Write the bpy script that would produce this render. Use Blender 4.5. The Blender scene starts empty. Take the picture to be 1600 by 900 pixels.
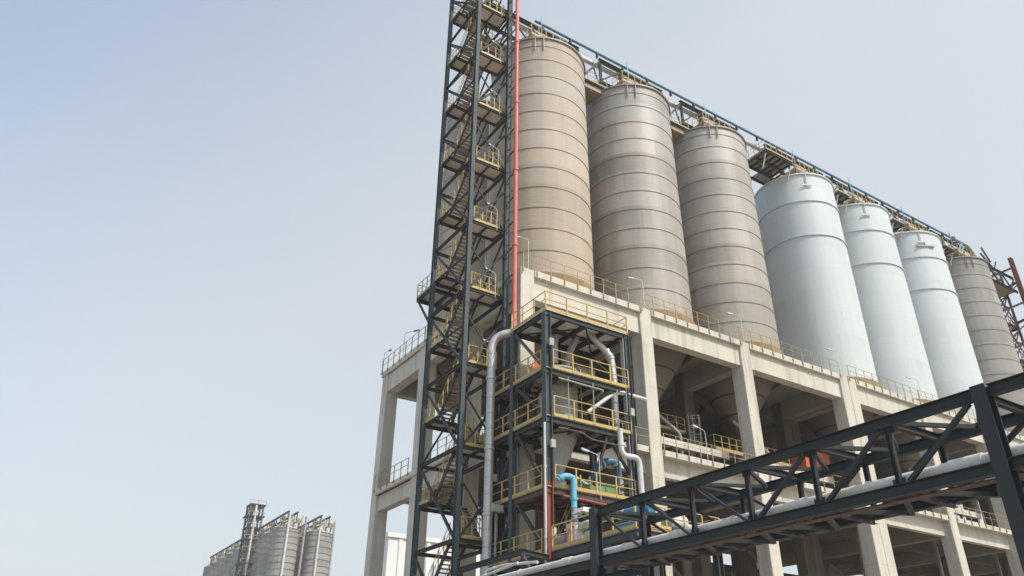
import bpy, math, random
from mathutils import Vector, Matrix
R = math.radians
rnd = random.Random(7)
scene = bpy.context.scene
col = scene.collection
H = 1.7                      # eye height; heights below are measured from the eye
GZ = -1.7                    # ground level in those heights

# ------------------------------------------------------------------ mesh helper
class MB:
    def __init__(s):
        s.v = []; s.f = []; s.sm = []
    def add(s, vs, fs, smooth=False):
        n = len(s.v); s.v += [tuple(v) for v in vs]
        s.f += [tuple(i+n for i in f) for f in fs]; s.sm += [smooth]*len(fs)
        return s
    def box(s, a, b):
        x0, y0, z0 = a; x1, y1, z1 = b
        vs = [(x0,y0,z0),(x1,y0,z0),(x1,y1,z0),(x0,y1,z0),(x0,y0,z1),(x1,y0,z1),(x1,y1,z1),(x0,y1,z1)]
        return s.add(vs, [(0,3,2,1),(4,5,6,7),(0,1,5,4),(1,2,6,5),(2,3,7,6),(3,0,4,7)])
    def cbox(s, a, b, c=.03):
        """box with chamfered upright edges"""
        x0, y0, z0 = a; x1, y1, z1 = b
        o = [(x0+c,y0),(x1-c,y0),(x1,y0+c),(x1,y1-c),(x1-c,y1),(x0+c,y1),(x0,y1-c),(x0,y0+c)]
        vs = [(x,y,z0) for x,y in o]+[(x,y,z1) for x,y in o]
        fs = [tuple(range(7,-1,-1)), tuple(range(8,16))]+[(i,(i+1)%8,8+(i+1)%8,8+i) for i in range(8)]
        return s.add(vs, fs)
    def frame(s, p, q, up):
        d = (q-p).normalized(); up = Vector(up)
        if abs(d.dot(up)) > .98: up = Vector((1,0,0)) if abs(d.x) < .9 else Vector((0,1,0))
        sd = d.cross(up).normalized(); u = sd.cross(d).normalized()
        return sd, u
    def plate(s, p, q, sd, u, w, h, ou=0, osd=0):
        vs = []
        for c in (p, q):
            c = c + u*ou + sd*osd
            for a, b in ((-1,-1),(1,-1),(1,1),(-1,1)): vs.append(c+sd*(a*w/2)+u*(b*h/2))
        s.add(vs, [(0,1,2,3),(7,6,5,4),(0,4,5,1),(1,5,6,2),(2,6,7,3),(3,7,4,0)])
    def bar(s, p, q, w, h=None, up=(0,0,1)):
        p = Vector(p); q = Vector(q); h = h or w
        sd, u = s.frame(p, q, up)
        s.plate(p, q, sd, u, w+rnd.uniform(0,.004), h+rnd.uniform(0,.004))
        return s
    def hbeam(s, p, q, b, h, tf=.03, tw=.02, up=(0,0,1)):
        p = Vector(p); q = Vector(q)
        sd, u = s.frame(p, q, up); e = rnd.uniform(0,.004)
        s.plate(p, q, sd, u, b+e, tf, ou=(h+e)/2-tf/2); s.plate(p, q, sd, u, b+e, tf, ou=-(h+e)/2+tf/2)
        s.plate(p, q, sd, u, tw, h-2*tf-.002)
        return s
    def tube(s, pts, r, seg=12, cap=True):
        pts = [Vector(p) for p in pts]; n = len(pts); rs = r if isinstance(r,(list,tuple)) else [r]*n
        d0 = (pts[1]-pts[0]).normalized()
        ref = Vector((0,0,1)) if abs(d0.z) < .9 else Vector((1,0,0))
        nrm = d0.cross(ref).normalized(); vs = []
        for i, p in enumerate(pts):
            d = (pts[min(i+1,n-1)]-pts[max(i-1,0)]).normalized()
            nrm = (nrm - d*nrm.dot(d)).normalized(); bn = d.cross(nrm)
            for k in range(seg):
                a = 2*math.pi*k/seg; vs.append(p+(nrm*math.cos(a)+bn*math.sin(a))*rs[i])
        fs = [(i*seg+k, i*seg+(k+1)%seg, (i+1)*seg+(k+1)%seg, (i+1)*seg+k) for i in range(n-1) for k in range(seg)]
        s.add(vs, fs, True)
        if cap:
            m = len(s.v)-len(vs)
            s.f += [tuple(m+k for k in range(seg-1,-1,-1)), tuple(m+(n-1)*seg+k for k in range(seg))]; s.sm += [False,False]
        return s
    def lathe(s, prof, c=(0,0), seg=64, smooth=True):
        vs = []; n = len(prof)
        for r, z in prof:
            for k in range(seg):
                a = 2*math.pi*k/seg; vs.append((c[0]+r*math.cos(a), c[1]+r*math.sin(a), z))
        return s.add(vs, [(i*seg+k, i*seg+(k+1)%seg, (i+1)*seg+(k+1)%seg, (i+1)*seg+k) for i in range(n-1) for k in range(seg)], smooth)
    def build(s, name, mat, parent=None, org=None):
        org = Vector(org if org is not None else (0,0,0))
        me = bpy.data.meshes.new(name)
        me.from_pydata([(Vector(v)-org)[:] for v in s.v], [], s.f)
        me.polygons.foreach_set('use_smooth', s.sm)
        if any(s.sm): me.set_sharp_from_angle(angle=R(38))
        me.materials.append(mat); me.update()
        o = bpy.data.objects.new(name, me); col.objects.link(o)
        if parent: o.parent = parent
        else: o.location = org+Vector((0,0,H))
        return o

def elbow(pts, rad, n=7):
    """round the corners of a polyline"""
    pts = [Vector(p) for p in pts]; out = [pts[0]]
    for i in range(1, len(pts)-1):
        a, b, c = pts[i-1], pts[i], pts[i+1]
        d1 = (a-b); d2 = (c-b); k = min(rad, d1.length*.48, d2.length*.48)
        p = b+d1.normalized()*k; q = b+d2.normalized()*k
        for j in range(n+1):
            t = j/n; out.append(p*(1-t)**2+b*2*t*(1-t)+q*t*t)
    out.append(pts[-1]); return out

def tag(o, label, cat, group=None, kind=None):
    o['label'] = label; o['category'] = cat
    if group: o['group'] = group
    if kind: o['kind'] = kind
    return o

class Thing:
    def __init__(s, name, label, cat, base, group=None):
        s.o = bpy.data.objects.new(name, None); col.objects.link(s.o); s.o.empty_display_size = .3
        s.b = Vector(base); s.o.location = s.b+Vector((0,0,H)); tag(s.o, label, cat, group)
    def part(s, name, mb, mat, label=None):
        o = mb.build(name, mat, s.o, s.b)
        if label: o['label'] = label
        return o
    def sub(s, parent, name, mb, mat): return mb.build(name, mat, parent, s.b)

def copy_tree(o, parent=None):
    c = o.copy(); col.objects.link(c); c.parent = parent
    for ch in list(o.children): copy_tree(ch, c)
    return c

# ------------------------------------------------------------------ materials
def newmat(name):
    m = bpy.data.materials.new(name); m.use_nodes = True
    nt = m.node_tree; return m, nt, nt.nodes['Principled BSDF']
def nd(nt, t, **k):
    n = nt.nodes.new(t)
    for a, b in k.items(): setattr(n, a, b)
    return n
def mathn(nt, op, a, b=None):
    n = nd(nt, 'ShaderNodeMath', operation=op)
    for i, v in enumerate((a, b)):
        if v is None: continue
        if isinstance(v, (int, float)): n.inputs[i].default_value = v
        else: nt.links.new(v, n.inputs[i])
    return n.outputs[0]
def mixc(nt, fac, a, b, mode='MIX'):
    n = nd(nt, 'ShaderNodeMix', data_type='RGBA', blend_type=mode)
    for i, v in ((0,fac),(6,a),(7,b)):
        if isinstance(v, (int, float)): n.inputs[i].default_value = v
        elif isinstance(v, tuple): n.inputs[i].default_value = (*v, 1)
        else: nt.links.new(v, n.inputs[i])
    return n.outputs[2]
def noise(nt, vec, scale, detail=4, stretch=None, rough=.6):
    if stretch:
        mp = nd(nt, 'ShaderNodeMapping'); mp.inputs['Scale'].default_value = stretch
        nt.links.new(vec, mp.inputs['Vector']); vec = mp.outputs[0]
    n = nd(nt, 'ShaderNodeTexNoise'); n.inputs['Scale'].default_value = scale; n.inputs['Detail'].default_value = detail
    n.inputs['Roughness'].default_value = rough
    nt.links.new(vec, n.inputs['Vector']); return n.outputs['Fac']
def ramp(nt, fac, a, b):
    n = nd(nt, 'ShaderNodeMapRange'); n.inputs[1].default_value = a; n.inputs[2].default_value = b
    nt.links.new(fac, n.inputs[0]); return n.outputs[0]
def objvec(nt):
    """object coordinates shifted per object so that copies do not repeat"""
    tc = nd(nt, 'ShaderNodeTexCoord'); oi = nd(nt, 'ShaderNodeObjectInfo')
    v = nd(nt, 'ShaderNodeVectorMath', operation='MULTIPLY_ADD')
    nt.links.new(oi.outputs['Random'], v.inputs[0]); v.inputs[1].default_value = (37,53,11)
    nt.links.new(tc.outputs['Object'], v.inputs[2]); return v.outputs[0], tc.outputs['Object'], oi.outputs['Random']

def paint(name, c, rough=.5, metal=0, dirt=(.25,.2,.14), amt=.35, scale=1.2, streak=True, bump=.0, var=.12, spec=.4):
    m, nt, b = newmat(name); v, _, rn = objvec(nt)
    n1 = noise(nt, v, scale, 5); n2 = noise(nt, v, scale*2.2, 4, (2.2,2.2,.22) if streak else None)
    n3 = noise(nt, v, scale*14, 3)
    cc = mixc(nt, ramp(nt, n1, .3, .72), tuple(x*(1-var) for x in c), tuple(min(1,x*(1+var)) for x in c))
    f = mathn(nt, 'MULTIPLY', ramp(nt, n2, .47, .75), amt)
    cc = mixc(nt, f, cc, dirt)
    cc = mixc(nt, mathn(nt, 'MULTIPLY', ramp(nt, n3, .58, .75), amt*.45), cc, tuple(x*.75 for x in dirt))
    nt.links.new(cc, b.inputs['Base Color'])
    b.inputs['Metallic'].default_value = metal; b.inputs['Specular IOR Level'].default_value = spec
    nt.links.new(mathn(nt, 'ADD', mathn(nt, 'MULTIPLY', n1, .25), rough-.1), b.inputs['Roughness'])
    if bump:
        bp = nd(nt, 'ShaderNodeBump'); bp.inputs['Strength'].default_value = bump; bp.inputs['Distance'].default_value = .02
        nt.links.new(n3, bp.inputs['Height']); nt.links.new(bp.outputs[0], b.inputs['Normal'])
    return m

def shell_mat(name, c, warm, z0, step, npan, amp, metal, rough, warm_amt, seam, top_grey=None):
    """plated silo shell: courses, plates, weld seams, dust runs"""
    m, nt, b = newmat(name); v, ob, rn = objvec(nt)
    sp = nd(nt, 'ShaderNodeSeparateXYZ'); nt.links.new(ob, sp.inputs[0])
    zc = mathn(nt, 'DIVIDE', mathn(nt, 'SUBTRACT', sp.outputs[2], z0), step); zi = mathn(nt, 'FLOOR', zc)
    ang = mathn(nt, 'DIVIDE', mathn(nt, 'ARCTAN2', sp.outputs[1], sp.outputs[0]), 2*math.pi)
    wn = nd(nt, 'ShaderNodeTexWhiteNoise', noise_dimensions='2D'); cx = nd(nt, 'ShaderNodeCombineXYZ')
    nt.links.new(zi, cx.inputs[0]); nt.links.new(rn, cx.inputs[1]); nt.links.new(cx.outputs[0], wn.inputs['Vector'])
    pa = mathn(nt, 'ADD', mathn(nt, 'MULTIPLY', ang, npan), wn.outputs['Value'])
    pi_ = mathn(nt, 'FLOOR', pa); pf = mathn(nt, 'FRACT', pa)
    w2 = nd(nt, 'ShaderNodeTexWhiteNoise', noise_dimensions='3D'); c2 = nd(nt, 'ShaderNodeCombineXYZ')
    nt.links.new(zi, c2.inputs[0]); nt.links.new(pi_, c2.inputs[1]); nt.links.new(rn, c2.inputs[2]); nt.links.new(c2.outputs[0], w2.inputs['Vector'])
    n1 = noise(nt, v, .22, 4); n2 = noise(nt, v, 1.5, 4, (1,1,.06)); n3 = noise(nt, v, 2.5, 4, (.25,.25,5)); n4 = noise(nt, v, 9, 3)
    g = mathn(nt, 'ADD', mathn(nt, 'MULTIPLY', wn.outputs['Value'], amp), mathn(nt, 'MULTIPLY', w2.outputs['Value'], amp*.8))
    g = mathn(nt, 'ADD', g, mathn(nt, 'MULTIPLY', ramp(nt, n3, .3, .7), amp*.6))
    g = mathn(nt, 'ADD', g, mathn(nt, 'MULTIPLY', ramp(nt, n2, .3, .7), amp*.8))
    g = mathn(nt, 'ADD', g, 1-amp*1.5)
    base = mixc(nt, mathn(nt, 'MULTIPLY', ramp(nt, n1, .35, .68), warm_amt), c, warm)
    lo = mathn(nt, 'MULTIPLY', ramp(nt, mathn(nt, 'ADD', sp.outputs[2], mathn(nt, 'MULTIPLY', n1, 9)), 26, 8), warm_amt)   # dust collects on the lower courses
    base = mixc(nt, lo, base, warm)
    cg = nd(nt, 'ShaderNodeCombineColor')
    for i in range(3): nt.links.new(g, cg.inputs[i])
    base = mixc(nt, 1.0, base, cg.outputs[0], 'MULTIPLY')
    sm = mathn(nt, 'MULTIPLY', mathn(nt, 'LESS_THAN', pf, .006*npan/6), seam)
    zf = mathn(nt, 'FRACT', zc); sm = mathn(nt, 'MAXIMUM', sm, mathn(nt, 'MULTIPLY', mathn(nt, 'LESS_THAN', zf, .012), seam))
    base = mixc(nt, sm, base, tuple(x*.5 for x in c))
    # rust and dust running down from the hoops
    run = mathn(nt, 'MULTIPLY', mathn(nt, 'MULTIPLY', ramp(nt, noise(nt, v, 3.0, 4, (1,1,.03)), .55, .75), ramp(nt, zf, .35, 1)), .35*warm_amt)
    base = mixc(nt, run, base, (.2,.14,.08))
    nt.links.new(base, b.inputs['Base Color'])
    b.inputs['Metallic'].default_value = metal
    nt.links.new(mathn(nt, 'ADD', mathn(nt, 'MULTIPLY', n3, .2), rough-.1), b.inputs['Roughness'])
    bp = nd(nt, 'ShaderNodeBump'); bp.inputs['Strength'].default_value = .25; bp.inputs['Distance'].default_value = .05
    nt.links.new(mathn(nt, 'ADD', noise(nt, v, .7, 2), mathn(nt, 'MULTIPLY', n4, .1)), bp.inputs['Height']); nt.links.new(bp.outputs[0], b.inputs['Normal'])
    return m

def concrete(name, c, stain=(.23,.185,.13), amt=.8):
    m, nt, b = newmat(name); v, _, rn = objvec(nt)
    n1 = noise(nt, v, .35, 6); n2 = noise(nt, v, 1.6, 5, (1,1,.07)); n3 = noise(nt, v, 5, 6); n4 = noise(nt, v, 30, 3)
    cc = mixc(nt, ramp(nt, n1, .3, .7), tuple(x*.88 for x in c), tuple(x*1.07 for x in c))
    cc = mixc(nt, mathn(nt, 'MULTIPLY', ramp(nt, n2, .52, .8), amt), cc, stain)
    cc = mixc(nt, mathn(nt, 'MULTIPLY', ramp(nt, n3, .55, .8), amt*.4), cc, tuple(x*.9 for x in stain))
    tco = nd(nt, 'ShaderNodeTexCoord'); spz = nd(nt, 'ShaderNodeSeparateXYZ'); nt.links.new(tco.outputs['Object'], spz.inputs[0])
    jt = mathn(nt, 'LESS_THAN', mathn(nt, 'FRACT', mathn(nt, 'DIVIDE', spz.outputs[2], 3.05)), .009)   # formwork joints
    cc = mixc(nt, mathn(nt, 'MULTIPLY', jt, .35), cc, stain)
    nt.links.new(cc, b.inputs['Base Color']); b.inputs['Roughness'].default_value = .85; b.inputs['Specular IOR Level'].default_value = .25
    bp = nd(nt, 'ShaderNodeBump'); bp.inputs['Strength'].default_value = .25; bp.inputs['Distance'].default_value = .02
    nt.links.new(mathn(nt, 'ADD', n3, mathn(nt, 'MULTIPLY', n4, .5)), bp.inputs['Height']); nt.links.new(bp.outputs[0], b.inputs['Normal'])
    return m

M = dict(
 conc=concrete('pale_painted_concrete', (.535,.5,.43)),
 conc_in=concrete('shade_toned_concrete', (.1,.086,.07)),  # inner concrete coloured darker to paint in the shade inside the frame
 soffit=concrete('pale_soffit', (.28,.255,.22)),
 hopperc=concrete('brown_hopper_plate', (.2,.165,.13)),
 ochre=concrete('dusty_concrete', (.27,.19,.095), (.13,.085,.04)),
 tan=shell_mat('dusty_silo_plate', (.325,.303,.278), (.4,.32,.24), 20.03, 1.825, 7, .22, .0, .74, .9, .3),
 tan2=shell_mat('weathered_silo_plate', (.275,.265,.252), (.325,.282,.232), 20.03, 1.825, 7, .26, .06, .57, .7, .3),
 greyplate=shell_mat('grey_silo_plate', (.235,.228,.22), (.265,.245,.215), 20.03, 1.825, 7, .2, .0, .7, .5, .35),
 white=shell_mat('white_silo_paint', (.505,.548,.565), (.5,.525,.52), 20.03, 2.4, 9, .06, 0, .6, .6, .14),
 hoop=paint('hoop_steel', (.235,.212,.19), .55, .2, amt=.3),
 hoopw=paint('white_hoop', (.5,.54,.54), .5, amt=.3, dirt=(.3,.25,.2)),
 steel=paint('blue_grey_steel_paint', (.058,.077,.085), .66, spec=.25, amt=.35, dirt=(.15,.12,.09)),
 dark=paint('dark_steel_paint', (.036,.04,.042), .66, spec=.25, amt=.35, dirt=(.1,.075,.05)),
 bridge=paint('bridge_steel_paint', (.034,.039,.042), .6, spec=.22, amt=.22, dirt=(.06,.055,.045)),
 yellow=paint('dusty_yellow_paint', (.47,.335,.115), .6, amt=.45, dirt=(.3,.22,.12), scale=2),
 yellow2=paint('faded_yellow_paint', (.36,.285,.155), .6, amt=.45, dirt=(.3,.24,.16), scale=2),
 land=paint('dusty_landing_plate', (.6,.52,.44), .7, amt=.4, dirt=(.3,.22,.16), streak=False),
 grating=paint('dusty_steel_flooring', (.34,.29,.235), .7, amt=.5, dirt=(.15,.1,.07), streak=False),
 plate=paint('pale_floor_plate', (.74,.72,.69), .6, amt=.3, dirt=(.3,.25,.2), streak=False),
 tread=paint('stair_tread_steel', (.4,.32,.255), .7, amt=.5, dirt=(.12,.08,.06), streak=False),
 galv=paint('aluminium_cladding', (.5,.485,.46), .42, .55, amt=.35, dirt=(.25,.22,.18), scale=3),
 greyduct=paint('grey_duct_paint', (.3,.3,.29), .5, .1, amt=.4, dirt=(.2,.16,.12)),
 vessel=paint('grey_vessel_paint', (.36,.36,.34), .5, amt=.4, dirt=(.22,.18,.14)),
 pipe=paint('silver_pipe_lagging', (.62,.585,.54), .6, .0, amt=.35, dirt=(.33,.28,.22), scale=2.5, streak=False),
 white_p=paint('white_pipe_paint', (.56,.565,.56), .4, amt=.25),
 lampw=paint('galvanised_lamp_post', (.55,.54,.5), .5, .2, amt=.2),
 blue=paint('light_blue_pipe_paint', (.13,.43,.62), .38, amt=.25),
 dblue=paint('deep_blue_pipe_paint', (.035,.15,.27), .42, amt=.3),
 bluerun=paint('blue_conveyor_pipe_paint', (.06,.17,.26), .45, amt=.3),
 green=paint('green_equipment_paint', (.16,.25,.1), .5, amt=.4),
 pgreen=paint('pale_green_machine_paint', (.38,.42,.31), .5, amt=.3),
 red=paint('salmon_red_pipe_paint', (.54,.13,.095), .5, amt=.3, dirt=(.5,.22,.16), scale=.8),
 orange=paint('orange_equipment_paint', (.5,.1,.03), .5, amt=.25),
 maroon=paint('maroon_primer', (.24,.06,.042), .55, amt=.35, dirt=(.14,.09,.07)),
 rust=paint('rust_brown_steel', (.07,.045,.035), .65, amt=.4),
 brownbox=paint('tan_cladding', (.3,.24,.17), .6, amt=.45, dirt=(.15,.1,.06)),
 roofw=paint('pale_roof_plate', (.55,.53,.48), .6, amt=.4, dirt=(.35,.27,.17)),
 bgwall=concrete('cream_render', (.74,.73,.7), (.55,.53,.48), .2),
 glassy=paint('grey_wall_panel', (.42,.45,.47), .4, amt=.2),
)
gm, nt, b = newmat('sandy_ground'); v, _, _ = objvec(nt)
nt.links.new(mixc(nt, ramp(nt, noise(nt, v, .05, 7), .35, .65), (.27,.232,.19), (.35,.31,.255)), b.inputs['Base Color']); b.inputs['Roughness'].default_value = .95
M['ground'] = gm

# ------------------------------------------------------------------ ground
g = MB(); S = 3000
g.add([(-S,-S,GZ),(S,-S,GZ),(S,S,GZ),(-S,S,GZ)], [(0,1,2,3)])
o = g.build('ground', M['ground']); o['kind'] = 'structure'; o['label'] = 'sandy concrete yard'

# ------------------------------------------------------------------ shared pieces
def railing(th, pts, mat, h=1.1, gap=1.5, drop=0., kick=True, parent=None, name='railing', r=.024, kz=.16):
    """tubular guard rail along a polyline of floor-level points; posts in the same mesh, kick plate a sub-part"""
    mb = MB(); kb = MB(); pts = [Vector(p) for p in pts]; up = Vector((0,0,1))
    for a, b in zip(pts, pts[1:]):
        L = (b-a).length; n = max(1, round(L/gap))
        for i in range(n+1):
            p = a.lerp(b, i/n); mb.bar(p-up*drop, p+up*h, r*2.1, r*2.1)
            if drop: mb.bar(p-up*(drop+.02), p-up*.05, r*4.5, r*4.5)
        mb.tube([a+up*h, b+up*h], r, 6); mb.tube([a+up*h*.55, b+up*h*.55], r*.85, 6)
        if kick: kb.bar(a+up*(kz/2-.01), b+up*(kz/2-.01), .02, kz)
    o = th.part(name, mb, mat) if parent is None else th.sub(parent, name, mb, mat)
    if kick and parent is None: th.sub(o, 'kick_plate', kb, mat)
    return o

def lamp(base, label, h=2.3, arm=(-1.0,.25), group='tall slim lamp posts', mat='lampw'):
    x, y, z = base; t = Thing('lamp_post', label, 'lamp post', base, group)
    a = Vector((arm[0], arm[1], 0)); B = Vector(base); up = Vector((0,0,1))
    t.part('pole', MB().tube(elbow([B-up*.25, B+up*h, B+a*.75+up*(h+.16)], .22), .021, 8), M[mat])
    hd = MB(); p = B+a*.68+up*(h+.13); q = B+a*1.18+up*(h+.21)
    hd.bar(p, q, .13, .065); hd.bar(p.lerp(q,.12)-up*.05, p.lerp(q,.9)-up*.05, .13, .03)
    t.part('lamp_head', hd, M[mat])
    return t

# ------------------------------------------------------------------ concrete frame building carrying the silos
XC = [23.5, 33.45, 43.4, 55.2, 56.28, 66.35, 76.3, 86.3, 96.2]   # left faces of the column rows
CW = 1.05
YR = [36.0, 42.3, 49.2, 56.1]
ZT, ZB = 25.6, 23.6
SX = [28.65, 38.5, 48.55, 61.75, 71.35, 81.25, 91.2]; SY = [41.3, 50.3]
bld = Thing('concrete_frame_building', 'open concrete frame building with tall square columns carrying the row of silos', 'industrial building', (23.5,36,GZ))
for i, x in enumerate(XC):
    for j, y in enumerate(YR):
        d = 1.15 if j == 0 else 1.0
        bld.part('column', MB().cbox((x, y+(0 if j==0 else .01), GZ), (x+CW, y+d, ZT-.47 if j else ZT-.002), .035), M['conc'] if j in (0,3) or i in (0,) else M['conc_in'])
def span(i):  # clear width to the right of column i
    return XC[i]+CW, XC[i+1]
for i in range(len(XC)-1):
    x0, x1 = span(i)
    if x1-x0 < .5: continue
    # top beam, slightly behind the column faces, with the slab edge proud of it
    bld.part('roof_beam', MB().box((x0-.01, 36.2, ZB), (x1+.01, 36.95, 25.14)), M['conc'])
    bld.part('roof_beam', MB().box((x0-.01, 56.2, ZB), (x1+.01, 56.95, 25.14)), M['conc'])
    bld.part('floor_beam', MB().box((x0-.01, 36.62, 13.9), (x1+.01, 37.1, 15.08)), M['conc'])
    lip = MB(); lip.box((x0+.003, 35.92, 25.15), (x1-.003, 36.9, 25.6)); bld.part('slab_edge', lip, M['conc'])
    lip = MB(); lip.box((x0+.003, 35.98, 15.08), (x1-.003, 36.9, 15.46)); bld.part('slab_edge', lip, M['conc'])
    lip = MB(); lip.box((x0+.003, 56.9, 15.08), (x1-.003, 57.25, 15.46)); bld.part('slab_edge', lip, M['conc'])
    for y in YR[1:3]:
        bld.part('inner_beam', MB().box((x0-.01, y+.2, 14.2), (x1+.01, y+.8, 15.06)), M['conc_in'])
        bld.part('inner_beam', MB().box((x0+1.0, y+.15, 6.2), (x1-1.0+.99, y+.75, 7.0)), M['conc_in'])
for i, x in enumerate(XC):
    for j in range(3):
        y0 = YR[j]+(1.15 if j == 0 else 1.0); y1 = YR[j+1]
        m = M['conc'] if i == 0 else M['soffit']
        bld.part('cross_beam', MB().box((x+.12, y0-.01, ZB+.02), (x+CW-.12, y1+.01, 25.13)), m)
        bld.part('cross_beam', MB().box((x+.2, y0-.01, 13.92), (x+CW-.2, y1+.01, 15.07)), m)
# roof slab pieces: one tile per silo with a round hole
def holed(cx, cy, x0, x1, y0, y1, r, z0, z1, seg=56):
    angs = sorted([2*math.pi*k/seg for k in range(seg)]+[math.atan2(y-cy, x-cx) % (2*math.pi) for x in (x0,x1) for y in (y0,y1)])
    out = []
    for a in angs:
        c, s = math.cos(a), math.sin(a); t = 1e9
        if abs(c) > 1e-6: t = min(t, ((x1 if c > 0 else x0)-cx)/c)
        if abs(s) > 1e-6: t = min(t, ((y1 if s > 0 else y0)-cy)/s)
        out.append((cx+c*t, cy+s*t))
    inn = [(cx+r*math.cos(a), cy+r*math.sin(a)) for a in angs]; n = len(angs); mb = MB()
    vs = [(*p,z0) for p in out]+[(*p,z0) for p in inn]+[(*p,z1) for p in out]+[(*p,z1) for p in inn]; fs = []
    for k in range(n):
        l = (k+1) % n
        fs += [(l,k,n+k,n+l), (2*n+k,2*n+l,3*n+l,3*n+k), (n+l,n+k,3*n+k,3*n+l), (k,l,2*n+l,2*n+k)]
    return mb.add(vs, fs)
edges = [23.5, 33.97, 43.9, 56.26, 66.87, 76.82, 86.8, 97.25]
for i in range(7):
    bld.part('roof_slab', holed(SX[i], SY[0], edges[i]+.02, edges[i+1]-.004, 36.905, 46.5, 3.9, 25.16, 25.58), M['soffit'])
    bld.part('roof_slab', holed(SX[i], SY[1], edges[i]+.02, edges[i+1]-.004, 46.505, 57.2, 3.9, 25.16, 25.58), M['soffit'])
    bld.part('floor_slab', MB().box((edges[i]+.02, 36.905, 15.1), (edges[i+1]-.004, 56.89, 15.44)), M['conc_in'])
for i in range(1, len(XC)-1):
    x0, x1 = span(i)
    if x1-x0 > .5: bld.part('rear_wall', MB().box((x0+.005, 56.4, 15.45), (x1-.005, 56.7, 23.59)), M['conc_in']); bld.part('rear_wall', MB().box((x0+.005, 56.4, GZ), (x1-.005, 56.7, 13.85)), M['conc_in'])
# left end: slab edges
bld.part('slab_edge', MB().box((23.42, 37.16, 25.155), (23.515, 57.2, 25.595)), M['conc'])
bld.part('slab_edge', MB().box((23.3, 37.16, 15.085), (23.515, 56.09, 15.455)), M['conc'])
# guard rails (one per bay)
for i in range(8):
    a, b_ = XC[i], (XC[i+1] if i < 7 else 97.2)
    if b_-a < 2: continue
    railing(bld, [(a+.12, 35.88, 25.6), (b_-.0, 35.88, 25.6)], M['yellow2'], gap=1.15, drop=.34, kick=False, r=.019)
    if i < 7: railing(bld, [(a+CW+.1, 35.93, 15.46), (b_-.1, 35.93, 15.46)], M['yellow2'], gap=1.15, drop=.3, kick=False, r=.019)
for y0, y1 in ((42.3,49.2),(49.2,57.1)):
    railing(bld, [(23.37, y0+.05, 25.6), (23.37, y1, 25.6)], M['yellow2'], gap=1.2, drop=.2, kick=False)
    railing(bld, [(23.26, y0+1.05, 15.46), (23.26, y1-1.0, 15.46)], M['yellow2'], gap=1.2, drop=.2, kick=False)
railing(bld, [(33.6,56.6,15.46),(23.9,57.15,15.46)], M['yellow2'], gap=1.3, kick=False)

# ------------------------------------------------------------------ silos
def make_silo(kind, label, loc, group, hop=True, rd=.042):
    x, y = loc; t = Thing('silo', label, 'silo', (x, y, 25.6), group)
    shell = {'tan':'tan','grey':'greyplate','white':'white','far':'greyplate'}[kind]
    t.part('shell', MB().lathe([(4,27.1),(4,49.45)], (x,y), 96), M[shell])
    zt = 49.6
    rm = MB().lathe([(3.98,zt-.16),(4.13,zt-.16),(4.13,zt),(3.98,zt)], (x,y), 96)
    t.part('rim', rm, M['hoop'] if kind != 'white' else M['hoopw'])
    rings = [48.62, 47.13]+[47.13-1.825*k for k in range(1,11)] if kind != 'white' else [46.2, 42.12]
    for z in rings:
        d = rd if kind != 'white' else .12
        t.part('hoop_ring', MB().lathe([(3.99,z-d*.6),(4+d*.9,z-d*.6),(4+d*.9,z+d*.6),(3.99,z+d*.6)], (x,y), 96), M['hoop'] if kind != 'white' else M['hoopw'])
    t.part('base_ring', MB().lathe([(4.2,25.59),(4.2,27.0),(3.96,27.14),(3.9,27.14)], (x,y), 96), M['ochre'])
    t.part('roof_cone', MB().lathe([(4.0,zt-.01),(2.7,50.6),(1.2,52.1),(.75,52.3),(.0,52.3)] if kind in ('white','far') else [(4.0,zt-.01),(.75,50.7),(.0,50.7)], (x,y), 64), M['roofw'])
    if hop:
        t.part('hopper', MB().lathe([(3.5,25.6),(3.3,25.1),(.55,20.9),(.45,20.6),(.45,18.6)], (x,y), 40), M['hopperc'])
        for z, rr in ((23.4,2.16),(22.0,1.25)): t.part('hopper_band', MB().lathe([(rr-.02,z),(rr+.07,z),(rr+.0,z-.12)], (x,y), 40), M['rust'])
    # ladder brackets on the upper shell, facing the yard
    br = MB()
    for a in (-128, -118) if kind != 'white' else (-124,):
        c, s = math.cos(R(a)), math.sin(R(a))
        br.bar((x+4.1*c,y+4.1*s,zt-1.5), (x+4.1*c,y+4.1*s,zt+.3), .07, .07)
    if kind == 'white':
        a = R(-124); c, s = math.cos(a), math.sin(a)
        br.bar((x+4.12*c-.5*s, y+4.12*s+.5*c, zt-1.55), (x+4.12*c+.5*s, y+4.12*s-.5*c, zt-1.55), .1, .12)
    t.part('wall_bracket', br, M['hoop'] if kind != 'white' else M['lampw'])
    return t
def move_copy(t, x, y, label, group=None):
    c = copy_tree(t.o); c.location.x = x; c.location.y = y; c['label'] = label
    if group: c['group'] = group
    return c
def reskin(c):
    for ch in c.children:
        if ch.name.startswith('shell'): ch.material_slots[0].link = 'OBJECT'; ch.material_slots[0].material = M['tan2']
GS = 'banded and white silos in the front row'
s_tan = make_silo('tan', 'dusty tan banded silo, tallest in the picture, directly beside the red pipe', (SX[0],SY[0]), GS)
c_ = move_copy(s_tan, SX[1], SY[0], 'dusty tan banded silo, middle one of the three tan silos of the front row')
reskin(c_); c_ = move_copy(s_tan, SX[2], SY[0], 'dusty tan banded silo standing directly left of the first white silo')
reskin(c_)
s_w = make_silo('white', 'largest white painted silo, next to the tan banded silos', (SX[3],SY[0]), GS)
move_copy(s_w, SX[4], SY[0], 'white painted silo, middle one of the three white silos')
move_copy(s_w, SX[5], SY[0], 'white painted silo with two hoops, standing beside the grey banded silo')
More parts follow.
